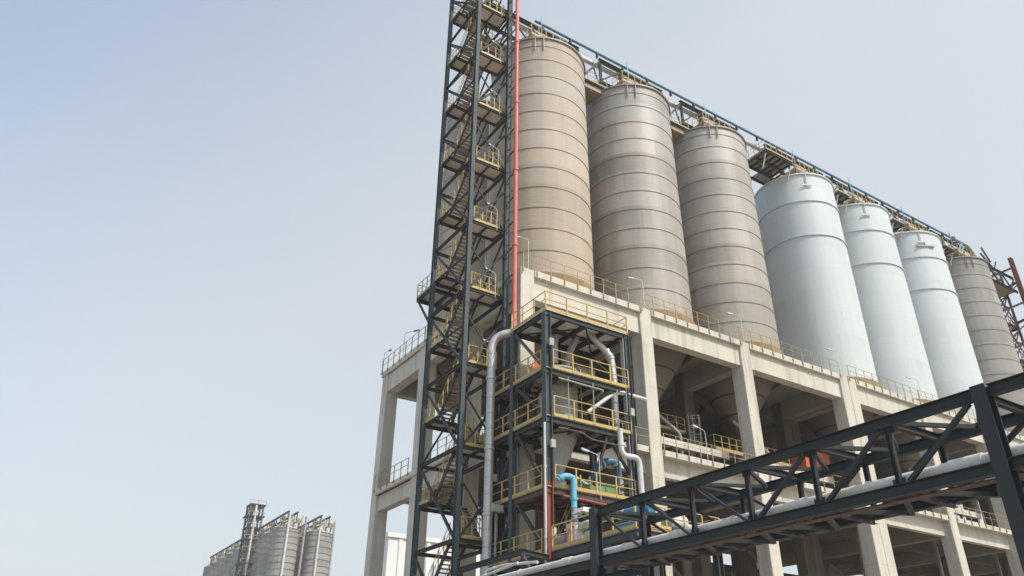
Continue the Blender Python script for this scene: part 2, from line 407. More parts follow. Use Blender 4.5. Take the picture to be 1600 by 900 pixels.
s_g = make_silo('grey', 'grey brown banded silo at the far right end beyond the white silos', (SX[6],SY[0]), GS)
GB = 'silos in the back row of the concrete building'
move_copy(s_tan, SX[0], SY[1], 'shaded banded silo of the back row seen through the stair tower', GB)
for q, nm in enumerate(['second','third','fourth','fifth','sixth','seventh']):
    move_copy(s_tan, SX[q+1], SY[1], 'back row silo, %s from the stair tower, only its hopper showing' % nm, GB)
# plate bar stuck on the white silo near the grey one
t = Thing('wall_ledge', 'thin grey ledge bar on the upper wall of the white silo beside the grey silo', 'ledge', (SX[5]-1.6, SY[0]-3.75, 47.6))
t.part('ledge_plate', MB().bar((SX[5]-2.75, SY[0]-3.06, 47.55), (SX[5]-1.0, SY[0]-4.02, 47.55), .22, .14), M['greyduct'])
t.part('bracket', MB().bar((SX[5]-1.9, SY[0]-3.53, 47.55), (SX[5]-1.9, SY[0]-3.53, 48.2), .08, .08), M['greyduct'])

# ------------------------------------------------------------------ gallery over the silos
gy0, gy1, gzt, gzb = 40.2, 42.6, 53.55, 50.9
gal = Thing('conveyor_gallery', 'long dark steel truss gallery running over the tops of all silos', 'conveyor gallery', (23.0,40.2,49.6))
xs = [22.6+3.05*k for k in range(24)]
SEG = [(22.5,32.4),(34.7,42.5),(44.8,52.6),(56.9,66.4),(66.8,76.3),(76.7,86.2),(86.6,95.6)]
for a, b_ in SEG:
    gal.part('top_chord', MB().hbeam((a,gy0,gzt),(b_,gy0,gzt), .28,.34), M['dark'])
    gal.part('bottom_chord', MB().hbeam((a,gy0,gzb),(b_,gy0,gzb), .2,.26), M['dark'])
    gal.part('bottom_chord', MB().hbeam((a,gy1,gzb),(b_,gy1,gzb), .2,.26), M['dark'])
    gal.part('post', MB().hbeam((a+.12,gy0,gzb-1.2),(a+.12,gy0,gzt-.17), .2,.2, up=(1,0,0)), M['steel'])
    gal.part('raking_strut', MB().bar((a+.05,gy0+.02,gzt-.2),(a-1.9,gy0+.1,gzb-.3), .17,.17), M['dark'])
    gal.part('raking_strut', MB().bar((a-.4,gy0+.3,gzt-.9),(a+.3,gy0+.35,gzb-.4), .1,.1), M['steel'])
    n = round((b_-a)/2.4)
    for k in range(1, n+1):
        x = a+(b_-a-.15)*k/n; xp = a+(b_-a-.15)*(k-1)/n
        gal.part('post', MB().hbeam((x,gy0,gzb+.13),(x,gy0,gzt-.17), .16,.16, up=(1,0,0)), M['steel'])
        gal.part('diagonal', MB().bar((xp+.1,gy0+.02,gzb+.15 if k%2 else gzt-.17),(x-.1,gy0+.02,gzt-.17 if k%2 else gzb+.15), .11,.12), M['dark'])
        gal.part('cross_member', MB().bar((x,gy0+.11,gzb),(x,gy1-.11,gzb), .14,.14), M['dark'])
    gal.part('walkway_floor', MB().box((a+.2,gy0+1.2,gzb+.08),(b_-.2,gy1-.15,gzb+.13)), M['grating'])
    railing(gal, [(a+.3,gy0+1.2,gzb+.13),(b_-.3,gy0+1.2,gzb+.13)], M['yellow2'], gap=1.2)
# legs standing on each silo roof
for x in SX:
    for dx in (-2.2, 2.2):
        for y, zz in ((gy0,50.05),(gy1,50.0)):
            gal.part('support_leg', MB().hbeam((x+dx,y,zz-.3),(x+dx,y,gzb-.15), .22,.22, up=(1,0,0)), M['steel'])
bp = Thing('blue_conveyor_pipe', 'thin blue pipe on stand-offs along the top edge of the silo gallery', 'pipe', (28,40.2,54.2))
bp.part('pipe', MB().tube([(27.6,40.15,54.3),(95.0,40.15,54.3)], .13, 10), M['bluerun'])
for k in range(22):
    x = 28.4+3.05*k; bp.part('stand_off', MB().bar((x,40.17,53.72),(x,40.15,54.2), .22,.14), M['dark'])
bp2 = MB().tube([(36.5,40.3,54.5),(94,40.3,54.5)], .05, 8)
tag(bp2.build('handrail_pipe', M['dblue'], None, (36.5,40.6,54.6)), 'thin secondary blue line just above the blue gallery pipe', 'pipe')
for i, x in enumerate(SX):
    if i == 0: nm = 'blue vent stub rising from the gallery over the silo beside the red pipe'
    else: nm = ['','middle tan silo','third tan silo','first white silo','middle white silo','last white silo','grey end silo'][i]; nm = 'blue vent stub rising from the gallery over the '+nm
    t = Thing('vent_stub', nm, 'vent pipe', (x-.6,39.8,51.9), 'blue vent stubs along the gallery')
    t.part('pipe', MB().tube([(x-.6,39.85,52.0),(x-.6,39.85,54.7)], .05, 8), M['blue'])
    t.part('clamp', MB().bar((x-.6,39.85,53.3),(x-.6,40.1,53.3), .1,.1), M['dark'])
# light duct hung in the gallery
t = Thing('gallery_duct', 'pale round duct running inside the gallery between silo tops', 'duct', (24,41,52.6))
dm = MB().tube([(24,40.75,53.4),(57.3,40.75,53.4)], .24, 16); t.part('duct', dm, M['galv'])
for k in range(14): t.part('flange', MB().tube([(26+2.3*k,40.75,53.4),(26.1+2.3*k,40.75,53.4)], .29, 16), M['galv'])
# trough conveyors crossing the gaps at rim height
for a, b_, nm in ((32.0,35.2,'tan boxed walkway bridging the gap between the first and second tan silo roofs'),(42.0,45.2,'tan boxed walkway bridging the gap between the second and third tan silo roofs')):
    t = Thing('roof_walkway', nm, 'walkway', (a,40,49.2), 'boxed walkways between the silo roofs')
    t.part('trough', MB().box((a,40.0,49.2),(b_,41.6,49.78)), M['brownbox'])
    for y in (39.9,41.7): t.part('floor_frame', MB().hbeam((a,y,49.85),(b_,y,49.85), .16,.2), M['dark'])
    railing(t, [(a,39.85,49.95),(b_,39.85,49.95)], M['yellow2'], gap=1.0)
    st = MB()
    for k in range(3): st.bar((a+.3+k*1.2,40.05,49.14),(a+.3+k*1.2,41.55,49.14), .12,.12)
    t.part('stiffener', st, M['brownbox'])
# platforms with railings and dust filters on each roof
names = ['tan silo beside the red pipe','middle tan silo','third tan silo','first white silo','middle white silo','last white silo','grey end silo']
for i, x in enumerate(SX):
    cx = x-1.0; y0, y1 = 38.6, 40.0; z = 50.55
    t = Thing('roof_platform', 'cluttered yellow railed platform on top of the '+names[i], 'platform', (cx,39.2,z), 'railed roof platforms on the silos')
    t.part('floor', MB().box((cx-1.5,y0,z-.06),(cx+2.2,y1,z)), M['grating'])
    fb = MB(); 
    for y in (y0+.06,y1-.06): fb.hbeam((cx-1.5,y,z-.17),(cx+2.2,y,z-.17), .12,.2)
    for k in range(5): fb.bar((cx-1.4+k*.9,y0+.13,z-.16),(cx-1.4+k*.9,y1-.13,z-.16), .1,.14)
    t.part('floor_beam', fb, M['brownbox'])
    for dx in (-1.4,2.1):
        for y in (y0+.1,y1-.1): t.part('leg', MB().bar((cx+dx,y,49.7),(cx+dx,y,z-.27), .12,.12), M['brownbox'])
    kb = MB(); kb.bar((cx-1.4,y0+.1,49.75),(cx+.3,y0+.1,z-.3), .08,.08); kb.bar((cx+2.1,y0+.1,49.75),(cx+.4,y0+.1,z-.3), .08,.08)
    t.part('knee_brace', kb, M['brownbox'])
    railing(t, [(cx-1.5,y1,z),(cx-1.5,y0,z),(cx+2.2,y0,z),(cx+2.2,y1,z)], M['yellow'], gap=.8)
    f = Thing('dust_filter', 'small tan filter box on the roof platform of the '+names[i], 'filter', (cx+.2,39.3,z), 'filter boxes on the silo roofs')
    f.part('housing', MB().cbox((cx-.6,39.0,z+.2),(cx+.4,39.8,z+1.0), .05), M['brownbox'])
    f.part('outlet', MB().tube(elbow([(cx-.1,39.4,z+.95),(cx-.1,39.6,z+1.6),(cx-.1,40.1,z+2.1)], .25), .14, 10), M['greyduct'])
    f.part('stand', MB().bar((cx-.2,39.3,z),(cx-.2,39.3,z+.25), .5,.1).bar((cx+.6,39.3,z),(cx+.6,39.3,z+.25), .5,.1), M['dark'])
# wide platform in the joint between tan and white silos, smaller ones between the whites
for a, b_, y0, y1, z, nm in ((54.0,58.0,38.0,40.9,50.4,'broad dark platform high between the third tan silo and the first white silo'),(65.7,67.6,38.4,40.8,50.2,'dark platform high in the gap between first and middle white silo'),(75.4,77.4,38.4,40.8,50.2,'dark platform high in the gap between middle and last white silo'),(85.3,87.3,38.4,40.8,50.2,'dark platform high in the gap before the grey end silo')):
    t = Thing('link_platform', nm, 'platform', (a,y0,z), 'dark platforms in the gaps between silo tops')
    t.part('floor', MB().box((a,y0,z-.05),(b_,y1,z)), M['grating'])
    fb = MB()
    for y in (y0+.08,(y0+y1)/2,y1-.08): fb.hbeam((a,y,z-.2),(b_,y,z-.2), .18,.28)
    n = int((b_-a)/.8)
    for k in range(n+1): fb.bar((a+.1+k*(b_-a-.2)/n,y0+.18,z-.2),(a+.1+k*(b_-a-.2)/n,y1-.18,z-.2), .12,.2)
    t.part('floor_beam', fb, M['dark'])
    for x in (a+.15,b_-.15):
        t.part('strut', MB().bar((x,y0+.25,z-.35),(x,y0+.9,z-1.9), .09,.09), M['lampw'])
    railing(t, [(a,y1,z),(a,y0,z),(b_,y0,z)], M['yellow2'], gap=.8)
# curved pipe at the end of the gallery
t = Thing('end_elbow_pipe', 'grey pipe elbow curving down at the right end of the gallery over the grey silo', 'pipe', (94.5,39.5,51))
t.part('pipe', MB().tube(elbow([(91.5,40.1,54.25),(95.3,40.1,54.25),(96.4,39.6,50.2)], 1.1), .22, 12), M['greyduct'])
t.part('flange', MB().tube([(91.6,40.1,54.25),(91.8,40.1,54.25)], .3, 12), M['bluerun'])
t.part('support', MB().bar((93.6,40.1,53.7),(92.7,40.1,52.4), .25,.2).bar((93.4,40.1,54.1),(92.2,40.1,52.6), .2,.2), M['blue'])

# ------------------------------------------------------------------ stair towers
def stair_tower(name, label, x0, x1, y0, y1, ztop, levels, legm, brm, detail=True, redleg=None, flightm='tread', railm='yellow', base=None, legs=.3):
    t = Thing(name, label, 'stair tower', (x0,y0,GZ))
    for x in (x0,x1):
        for y in (y0,y1):
            m = M[redleg] if redleg and x == x1 and y == y0 else legm
            lg = MB().hbeam((x,y,GZ),(x,y,ztop if (not redleg or m == M[redleg]) else levels[-1]+.9), legs,legs*1.05,.035,.03, up=(0,1,0))
            for z in levels:   # splice plates
                lg.box((x-legs/2-.012,y-legs/2-.02,z-1.2),(x+legs/2+.012,y-legs/2-.012,z-.75))
            t.part('leg', lg, m)
    for k, z in enumerate(levels):
        zn = levels[k+1] if k+1 < len(levels) else None
        for (a, b_) in (((x0,y0),(x0,y1)),((x0,y0),(x1,y0)),((x1,y0),(x1,y1)),((x0,y1),(x1,y1))):
            A = Vector((*a,z-.15)); B = Vector((*b_,z-.15)); d = (B-A).normalized()*legs*.55
            t.part('beam', MB().hbeam(A+d,B-d, .13,.2), brm)
        if zn:
            dz = zn-z; e = .1
            # left face: a single long diagonal; front face: crossed braces
            t.part('brace', MB().bar((x0-.05,y1-.15,zn-.35),(x0-.05,y0+.15,z-.02), .12,.15), brm)
            t.part('brace', MB().bar((x1,y1-.15,z),(x1,y0+.15,zn-.35), .11,.11), brm)
            t.part('brace', MB().bar((x0+.15,y0-.04,z-.05),(x1-.15,y0-.04,z+dz*.62), .1,.13), brm)
            t.part('brace', MB().bar((x1-.15,y0+.04,z-.05),(x0+.15,y0+.04,z+dz*.62), .08,.08), brm)
            t.part('brace', MB().bar((x0+.1,y0+.5,z+dz*.5),(x0+.1,y1-.15,z+dz*.5), .08,.1), brm)
            if k % 2: t.part('brace', MB().bar((x0+.1,y1,z),(x1-.1,y1,zn-.3), .1,.1), brm)
    for k, z in enumerate(levels):
        # full landing on the near side
        yl = y0+1.3
        ld = t.part('landing', MB().box((x0+.17,y0+.05,z-.05),(x1-.14,yl,z)), M['land'])
        fb = MB()
        for j in range(3): fb.bar((x0+.2+j*(x1-x0-.45)/2,y0+.15,z-.14),(x0+.2+j*(x1-x0-.45)/2,yl,z-.14), .08,.15)
        fb.bar((x0+.17,yl-.05,z-.17),(x1-.15,yl-.05,z-.15), .09,.17)
        t.sub(ld, 'floor_beam', fb, brm)
        railing(t, [(x0+.3,y0-.02,z),(x1-.55,y0-.02,z),(x1-.55,y0+.45,z)], M[railm], gap=.75)
        if k+1 >= len(levels): continue
        zm = z+(levels[k+1]-z)/2+.05; ym = y1-1.25
        ld = t.part('landing', MB().box((x0+.12,ym,zm-.05),(x1-.15,y1-.05,zm)), M['land'])
        fb = MB()
        for j in range(3): fb.bar((x0+.2+j*(x1-x0-.45)/2,ym+.03,zm-.14),(x0+.2+j*(x1-x0-.45)/2,y1-.1,zm-.14), .08,.15)
        fb.hbeam((x0-.02,ym+.05,zm-.17),(x1-.1,ym+.05,zm-.17), .12,.22); fb.hbeam((x0-.02,y1-.06,zm-.19),(x1-.1,y1-.06,zm-.19), .12,.22)
        t.sub(ld, 'floor_beam', fb, brm)
        railing(t, [(x0+.06,ym+.0,zm),(x0+.06,y1-.05,zm),(x1-.2,y1-.05,zm)], M[railm], gap=.6)
        xm = (x0+x1)/2
        for (fx0, fx1, ya, za, yb, zb) in ((xm+.12,x1-.3,yl,z,ym,zm),(x0+.35,xm-.08,ym,zm,yl,levels[k+1])):
            fl = MB(); n = 13
            for j in range(n):
                f = (j+.6)/n; y = ya+(yb-ya)*f; zz = za+(zb-za)*f
                fl.box((fx0+.03,y-.13,zz-.04),(fx1-.03,y+.13,zz))
            fo = t.part('stair_flight', fl, M[flightm])
            st = MB()
            for x in (fx0,fx1): st.bar((x,ya,za-.12),(x,yb,zb-.12), .05,.27)
            t.sub(fo, 'stringer', st, brm)
            hr = MB(); up = Vector((0,0,1))
            for x in (fx0-.03,fx1+.03):
                a = Vector((x,ya,za)); b_ = Vector((x,yb,zb))
                hr.tube([a+up*1.0,b_+up*1.0], .024, 6); hr.tube([a+up*.55,b_+up*.55], .02, 6)
                for j in range(5): p = a.lerp(b_, j/4); hr.bar(p,p+up*1.0, .045,.045)
            t.sub(fo, 'handrail', hr, M[railm])
    return t
LV = [-1.6+5.07*k for k in range(13)]
TX0, TX1, TY0, TY1 = 20.3, 23.1, 37.25, 42.1
tw = stair_tower('stair_tower', 'tall dark steel stair tower with zigzag stairs and yellow railings left of the tan silos', TX0, TX1, TY0, TY1, 62.5, LV, M['steel'], M['dark'], legs=.27)
# deck-level side platform of the tower, propped on a strut, with the link to the roof
z = 26.1
sp_ = tw.part('side_platform', MB().box((20.3,42.3,z-.06),(23.1,44.5,z)), M['land'])
fb = MB()
for y in (42.4,44.42): fb.hbeam((20.25,y,z-.2),(23.1,y,z-.2), .14,.26)
for x in (20.32,21.7,23.0): fb.hbeam((x,42.5,z-.2),(x,44.32,z-.2), .12,.24)
tw.sub(sp_, 'floor_beam', fb, M['dark'])
railing(tw, [(20.3,42.3,z),(20.3,44.5,z),(22.9,44.5,z)], M['yellow2'], gap=.8)
tw.part('prop', MB().bar((20.35,44.35,z-.3),(20.3,42.25,z-2.9), .12,.12), M['steel'])
tw.part('prop', MB().bar((23.0,44.35,z-.3),(23.05,42.25,z-2.9), .12,.12), M['dark'])
for k, z in enumerate(LV):
    if 7 < z < 50:
        lamp((22.35, 37.2, z), 'white lamp post on the %s railed landing of the stair tower from the top' % ['topmost','second','third','fourth','fifth','sixth','seventh','eighth','ninth'][max(0, min(8, int(round((48.9-z)/5.07))))], h=1.5, arm=(-.65,.05), group='lamp posts on the stair tower landings', mat='white_p')
# tower at the far right, dark with a maroon corner post
rt_ = stair_tower('stair_tower', 'dark stair tower with a maroon corner post at the far right beyond the grey silo', 97.7, 101.3, 40.0, 45.0, 52.0, [-.8+5.0*k for k in range(11)], M['rust'], M['dark'], railm='rust', flightm='rust', legs=.24)
rt_.part('corner_post', MB().hbeam((100.65,38,GZ),(100.65,38,53.3), .46,.46,.05,.05, up=(1,0,0)), M['maroon'])
for k in range(11):
    z = -.8+5.0*k
    rt_.part('outrigger', MB().hbeam((100.7,38.25,z+.6),(101.2,39.9,z+.6), .2,.26), M['rust']); rt_.part('outrigger', MB().hbeam((100.45,38,z+2.6),(97.75,39.9,z+1.2), .18,.24), M['rust'])
    if k > 4:
        for (ya, yb) in ((40.0,42.5),(42.5,45.0)):
            rt_.part('lattice_brace', MB().bar((97.75,ya,z),(97.75,yb,z+4.8), .12,.12), M['rust']); rt_.part('lattice_brace', MB().bar((101.3,yb,z),(101.3,ya,z+4.8), .12,.12), M['maroon'])
        rt_.part('lattice_brace', MB().bar((97.8,39.95,z+4.8),(101.2,39.95,z+.2), .14,.14), M['maroon']); rt_.part('lattice_brace', MB().bar((97.8,39.9,z+2.4),(101.2,39.9,z+2.6), .14,.16), M['rust'])
    rt_.part('outrigger_brace', MB().bar((100.5,38.05,z+.2),(97.7,39.9,z-2.6), .16,.16), M['dark'])
t = Thing('link_truss', 'dark truss footbridge joining the grey silo top to the far right stair tower', 'footbridge', (96,40,49))
for y in (38.6,42.2):
    for z in (48.6,50.6): t.part('chord', MB().hbeam((95.2,y,z),(101,y,z), .24,.26), M['dark'])
    for k in range(4): t.part('web_member', MB().bar((95.4+k*1.4,y,48.7 if k%2 else 50.5),(96.8+k*1.4,y,50.5 if k%2 else 48.7), .14,.14), M['dark'])
t.part('floor', MB().box((95.2,38.7,48.75),(101,42.1,48.82)), M['brownbox'])
t.part('knee_brace', MB().bar((96.2,38.6,51.5),(95.2,38.7,53.4), .16,.16).bar((96.3,38.6,50.7),(95.0,38.9,52.6), .16,.16), M['dark'])

# ------------------------------------------------------------------ red riser pipe
RX, RY = 23.05, 36.02
rp = Thing('red_riser_pipe', 'thick salmon red vertical pipe rising along the stair tower to the gallery', 'pipe', (RX,RY,GZ))
rp.part('pipe', MB().tube([(RX,RY,GZ),(RX,RY,62)], .148, 18), M['red'])
for k in range(30):
    z = 1+k*2.0
    if z < 61: rp.part('clamp', MB().bar((RX-.02,RY+.1,z),(RX+.02,TY0-.1,z), .06,.08), M['dark'])
for k in range(10): rp.part('flange', MB().tube([(RX,RY,2.6+6.1*k),(RX,RY,2.72+6.1*k)], .2, 18), M['red'])
# slim caged ladder posts between pipe and tower
t = Thing('cable_ladder', 'narrow dark cable ladder between the red pipe and the stair tower leg', 'cable ladder', (22.9,36.5,GZ))
cl = MB(); cl.bar((22.95,36.62,GZ),(22.95,36.62,61), .04,.07); cl.bar((22.95,36.92,GZ),(22.95,36.92,61), .04,.07)
for k in range(60): cl.bar((22.95,36.6,.4+k),(22.95,36.94,.4+k), .05,.05)
t.part('ladder_frame', cl, M['steel'])
# ladder of vertical white conduits on back silo seen inside the tower
for x, y, nm in ((24.42,50.1,'white vertical pipe on the shaded back silo, left of the stair tower middle leg'),(25.9,44.6,'grey vertical pipe on the shaded silo, right of the stair tower middle leg')):
    tt = Thing('downpipe', nm, 'pipe', (x,y,25.6)); 
    tt.part('pipe', MB().tube([(x,y,25.6),(x,y,48.5)], .1, 8), M['white_p'])
    for k in range(6): tt.part('clamp', MB().tube([(x,y,28+k*3.6),(x,y,28.12+k*3.6)], .13, 8), M['greyduct'])

# ------------------------------------------------------------------ roof edge and deck lamps
for x, y, nm in ((23.95,35.8,'slim lamp post on the roof edge beside the red pipe'),(33.75,35.8,'slim lamp post on the roof edge in front of the middle tan silo'),(43.7,35.8,'slim lamp post on the roof edge in front of the third tan silo'),(55.6,35.8,'slim lamp post on the roof edge in front of the first white silo'),(66.7,35.8,'slim lamp post on the roof edge in front of the middle white silo')):
    lamp((x,y,25.6), nm, h=2.1, arm=(-.75,.4), group='lamp posts along the front roof edge')
lamp((23.35,53.0,25.6), 'slim lamp post on the left roof edge nearer the stair tower', h=2.0, arm=(.75,-.75), group='lamp posts on the left roof edge', mat='greyduct')
lamp((23.35,56.9,25.6), 'slim lamp post at the outermost left roof corner', h=1.7, arm=(.3,-.5), group='lamp posts on the left roof edge', mat='greyduct')
lamp((38.45,35.9,15.46), 'slim white lamp post on the middle floor edge between two front columns', h=2.0, arm=(-.9,.05), group='lamp posts on the middle floor', mat='white_p')

# ------------------------------------------------------------------ process tower in front of the building
PX0, PX1, PY0, PY1, PY2 = 22.3, 28.0, 31.56, 34.85, 36.9
ZP = [20.2, 16.7, 14.0, 10.3, 7.15]
pt = Thing('process_tower', 'dark steel frame tower of yellow railed platforms in front of the building', 'steel platform tower', (PX0,PY0,GZ))
def hcol(x, y, z0, z1, m, s=.3): return pt.part('column', MB().hbeam((x,y,z0),(x,y,z1), s,s*1.1,.04,.03, up=(1,0,0)), m)
c = pt.part('column', MB().hbeam((PX0,PY0,10.55),(PX0,PY0,20.05), .34,.4,.04,.03, up=(1,0,0)), M['steel'])
pt.part('column', MB().hbeam((PX0,PY0,GZ),(PX0,PY0,10.54), .34,.4,.04,.03, up=(1,0,0)), M['maroon'], 'red oxide painted lower column length')
hcol(PX0,PY1,GZ,20.05,M['steel']); hcol(PX0,PY2,GZ,16.5,M['dark']); hcol(PX1,PY0,GZ,20.05,M['steel']); hcol(PX1,PY1+.2,GZ,20.05,M['dark']); hcol((PX0+PX1)/2+.4,PY1+.2,GZ,20.05,M['dark'])
def deck(z, x0, x1, y0, y1, floor, bm, nb=4, diag=False):
    fo = pt.part('platform_floor', MB().box((x0-.1,y0-.1,z-.05),(x1+.1,y1+.1,z)), floor)
    fb = MB()
    for y in (y0,y1): fb.hbeam((x0-.06,y,z-.21),(x1+.06,y,z-.21), .16,.3)
    for k in range(nb+1):
        x = x0+(x1-x0)*k/nb; fb.hbeam((x,y0+.1,z-.2),(x,y1-.1,z-.2), .13 if 0<k<nb else .17,.26 if 0<k<nb else .29)
    if diag:
        for k in range(nb//2): 
            xa = x0+(x1-x0)*k*2/nb; xb = x0+(x1-x0)*(k*2+2)/nb
            fb.bar((xa,y0+.1,z-.36),(xb,y1-.1,z-.36), .09,.07); fb.bar((xb,y0+.1,z-.37),(xa,y1-.1,z-.37), .09,.07)
        fb.hbeam((x0+.1,(y0+y1)/2,z-.2),(x1-.1,(y0+y1)/2,z-.2), .1,.24)
    pt.sub(fo, 'floor_beam', fb, bm); return fo
deck(ZP[0], PX0, PX1, PY0, PY1, M['plate'], M['dark'], 4, True)
deck(ZP[1], PX0, PX1-.25, PY0, PY1, M['grating'], M['dark'], 5); deck(ZP[1], PX0, PX0+2.2, PY1+.25, PY2, M['grating'], M['dark'], 2)
deck(ZP[2], PX0, PX1-.25, PY0, PY1, M['grating'], M['dark'], 5, True); deck(ZP[2], PX0, PX0+2.2, PY1+.25, PY2, M['grating'], M['dark'], 2)
deck(ZP[3], PX0, PX1-.3, PY0, PY1, M['grating'], M['rust'], 5, True); deck(ZP[3], PX0, PX0+1.2, PY1+.25, PY2, M['grating'], M['dark'], 2)
deck(ZP[4], PX0, PX0+5, PY0+.4, PY1, M['grating'], M['dark'], 4); deck(ZP[4], PX0, PX0+1.2, PY1+.25, PY2, M['grating'], M['dark'], 2)
deck(ZP[4], PX0+.05, PX0+5.0, 25.2, PY0-.35, M['grating'], M['steel'], 4)
pt.part('column', MB().hbeam((PX0+.2,27.2,GZ),(PX0+.2,27.2,6.8), .34,.36,.04,.03, up=(1,0,0)), M['steel']); hcol(PX0+4.8,25.4,GZ,6.8,M['dark'])
Y = M['yellow']; rl = dict(gap=1.35, kz=.17, r=.032)
railing(pt, [(PX0-.1,PY1+.1,ZP[0]),(PX0-.1,PY0-.1,ZP[0]),(PX1+.1,PY0-.1,ZP[0]),(PX1+.1,PY0+1.2,ZP[0])], Y, **rl)
for zi in (1,2,3):
    xr = PX1-.1
    railing(pt, [(PX0-.12,PY2+.1,ZP[zi]),(PX0-.12,PY0+.35,ZP[zi])], Y, **rl)
    railing(pt, [(PX0+.35,PY0-.12,ZP[zi]),(xr,PY0-.12,ZP[zi]),(xr,PY0+1.2,ZP[zi])], Y, **rl)
railing(pt, [(PX0-.12,PY2+.1,ZP[4]),(PX0-.12,PY0+.4,ZP[4])], Y, **rl)
railing(pt, [(PX0-.08,PY0-.4,ZP[4]),(PX0-.08,25.15,ZP[4])], Y, **rl)
for zt, zb in ((ZP[1]-.35,ZP[2]+.1),(ZP[2]-.35,ZP[3]+.1),(ZP[3]-.35,ZP[4]+.1)):
    for ye in (PY0+.25,PY2-.1): pt.part('brace', MB().bar((PX0,34.4,zt),(PX0,ye,zb), .14,.16), M['dark'])
pt.part('brace', MB().bar((PX0,PY1-.2,ZP[0]-.4),(PX0,PY0+.3,ZP[1]+.1), .13,.14), M['steel'])
for zt, zb in ((ZP[2]-.35,ZP[3]+.1),):
    pt.part('brace', MB().bar((26.3,PY0+.1,zt),(25.3,PY0+.1,zb+.4), .14,.14), M['dark']); pt.part('brace', MB().bar((26.4,PY0+.1,zt),(27.9,PY0+.1,zb+1.2), .14,.14), M['dark'])
pt.part('brace', MB().bar((PX0+.2,PY1,ZP[1]-.3),(PX1-.2,PY1,ZP[2]+.2), .12,.12), M['dark'])
pt.part('brace', MB().bar((PX1,PY1,ZP[0]-.4),(PX1,PY0+.2,ZP[1]+.2), .12,.12), M['dark'])
# rear stair of the tower
def pstair(x0, x1, ya, za, yb, zb):
    fl = MB()
    for j in range(12): f = (j+.5)/12; fl.box((x0,ya+(yb-ya)*f-.12,za+(zb-za)*f-.03),(x1,ya+(yb-ya)*f+.12,za+(zb-za)*f))
    fo = pt.part('stair_flight', fl, M['tread']); st = MB(); hr = MB(); up = Vector((0,0,1))
    for x in (x0,x1):
        st.bar((x,ya,za-.12),(x,yb,zb-.12), .05,.22); a = Vector((x,ya,za)); b_ = Vector((x,yb,zb))
        hr.tube([a+up*1.0,b_+up*1.0], .026, 6); hr.tube([a+up*.55,b_+up*.55], .022, 6)
        for j in range(5): p = a.lerp(b_, j/4); hr.bar(p,p+up*1.0, .05,.05)
    pt.sub(fo, 'stringer', st, M['dark']); pt.sub(fo, 'handrail', hr, Y)
pstair(22.75,23.4,36.9,ZP[2],33.6,ZP[1]); pstair(24.6,25.2,34.6,ZP[4],31.9,ZP[3])

# vessel
vs = Thing('hopper_vessel', 'grey cylindrical hopper with a conical bottom inside the steel platform tower', 'hopper', (24.55,33.9,ZP[2]))
vx, vy = 24.55, 33.75
vs.part('body', MB().lathe([(1.14,14.2),(1.14,17.55)], (vx,vy), 40), M['vessel'])
vs.part('cone', MB().lathe([(1.16,14.2),(1.16,13.95),(.32,11.9),(.32,11.3)], (vx,vy), 40), M['vessel'])
vs.part('top', MB().lathe([(1.14,17.55),(1.2,17.56),(1.2,17.66),(.4,17.95),(.0,17.95)], (vx,vy), 40), M['vessel'])
for z in (14.15,15.4,16.4): vs.part('flange', MB().lathe([(1.14,z),(1.22,z),(1.22,z+.09),(1.14,z+.09)], (vx,vy), 40), M['greyduct'])
vs.part('discharge', MB().lathe([(.42,11.3),(.42,10.95),(.25,10.9),(.25,10.35)], (vx,vy), 24), M['greyduct'])
vs.part('rung_ladder', MB().bar((vx+.35,vy-1.3,14.1),(vx+.35,vy-1.3,17.6), .05,.05).bar((vx+.75,vy-1.25,14.1),(vx+.75,vy-1.25,17.6), .05,.05), M['yellow2'])
# second vessel behind
v2 = Thing('filter_housing', 'grey filter housing box behind the hopper in the platform tower', 'filter', (26.4,34.0,ZP[1]))
v2.part('housing', MB().cbox((25.9,33.6,ZP[1]+.05),(27.3,34.6,ZP[1]+1.7), .05), M['brownbox']); v2.part('door', MB().box((26.1,33.57,ZP[1]+.3),(26.8,33.6,ZP[1]+1.4)), M['yellow2'])

def pipe_thing(name, label, cat, pts, r, mat, bend=.3, flanges=(), fm=None, group=None, seg=14):
    t = Thing(name, label, cat, pts[-1] if pts[-1][2] < pts[0][2] else pts[0], group)
    P = elbow(pts, bend); t.part('pipe', MB().tube(P, r, seg), M[mat])
    for f in flanges:
        i = min(len(P)-2, max(0, int(f*(len(P)-1)))); a = P[i]; d = (P[i+1]-a).normalized()
        u = f*(len(P)-1)-i; c = a+(P[i+1]-a)*u
        t.part('flange', MB().tube([c-d*.05,c+d*.05], r*1.28, seg), M[fm or mat])
    return t
# big clad duct
dx, dy = 21.6, 36.2
t = Thing('clad_duct', 'large silver clad duct rising left of the platform tower and bending at the top', 'duct', (dx,dy,GZ))
P = elbow([(21.2,36.9,4.5),(dx,dy,5.7),(dx,dy,20.15),(23.0,35.25,20.55)], 1.0, 10)
t.part('duct', MB().tube(P, .245, 20), M['galv'])
for k in range(14): z = 7+k*.92; t.part('cladding_band', MB().tube([(dx,dy,z),(dx,dy,z+.035)], .253, 20), M['greyduct'])
for z in (9.6,13.2,17.4): t.part('collar', MB().tube([(dx,dy,z),(dx,dy,z+.12)], .3, 20), M['galv'])
t.part('collar', MB().tube([(22.55,35.55,20.42),(22.68,35.47,20.46)], .3, 20), M['galv'])
t = Thing('junction_box', 'grey box clamped on the silver clad duct at platform level', 'box', (dx+.3,dy,9.6))
t.part('case', MB().cbox((dx+.0,dy-.5,9.75),(dx+.75,dy-.26,10.15), .03), M['greyduct']); t.part('lid', MB().box((dx+.08,dy-.525,9.8),(dx+.67,dy-.5,10.1)), M['vessel'])
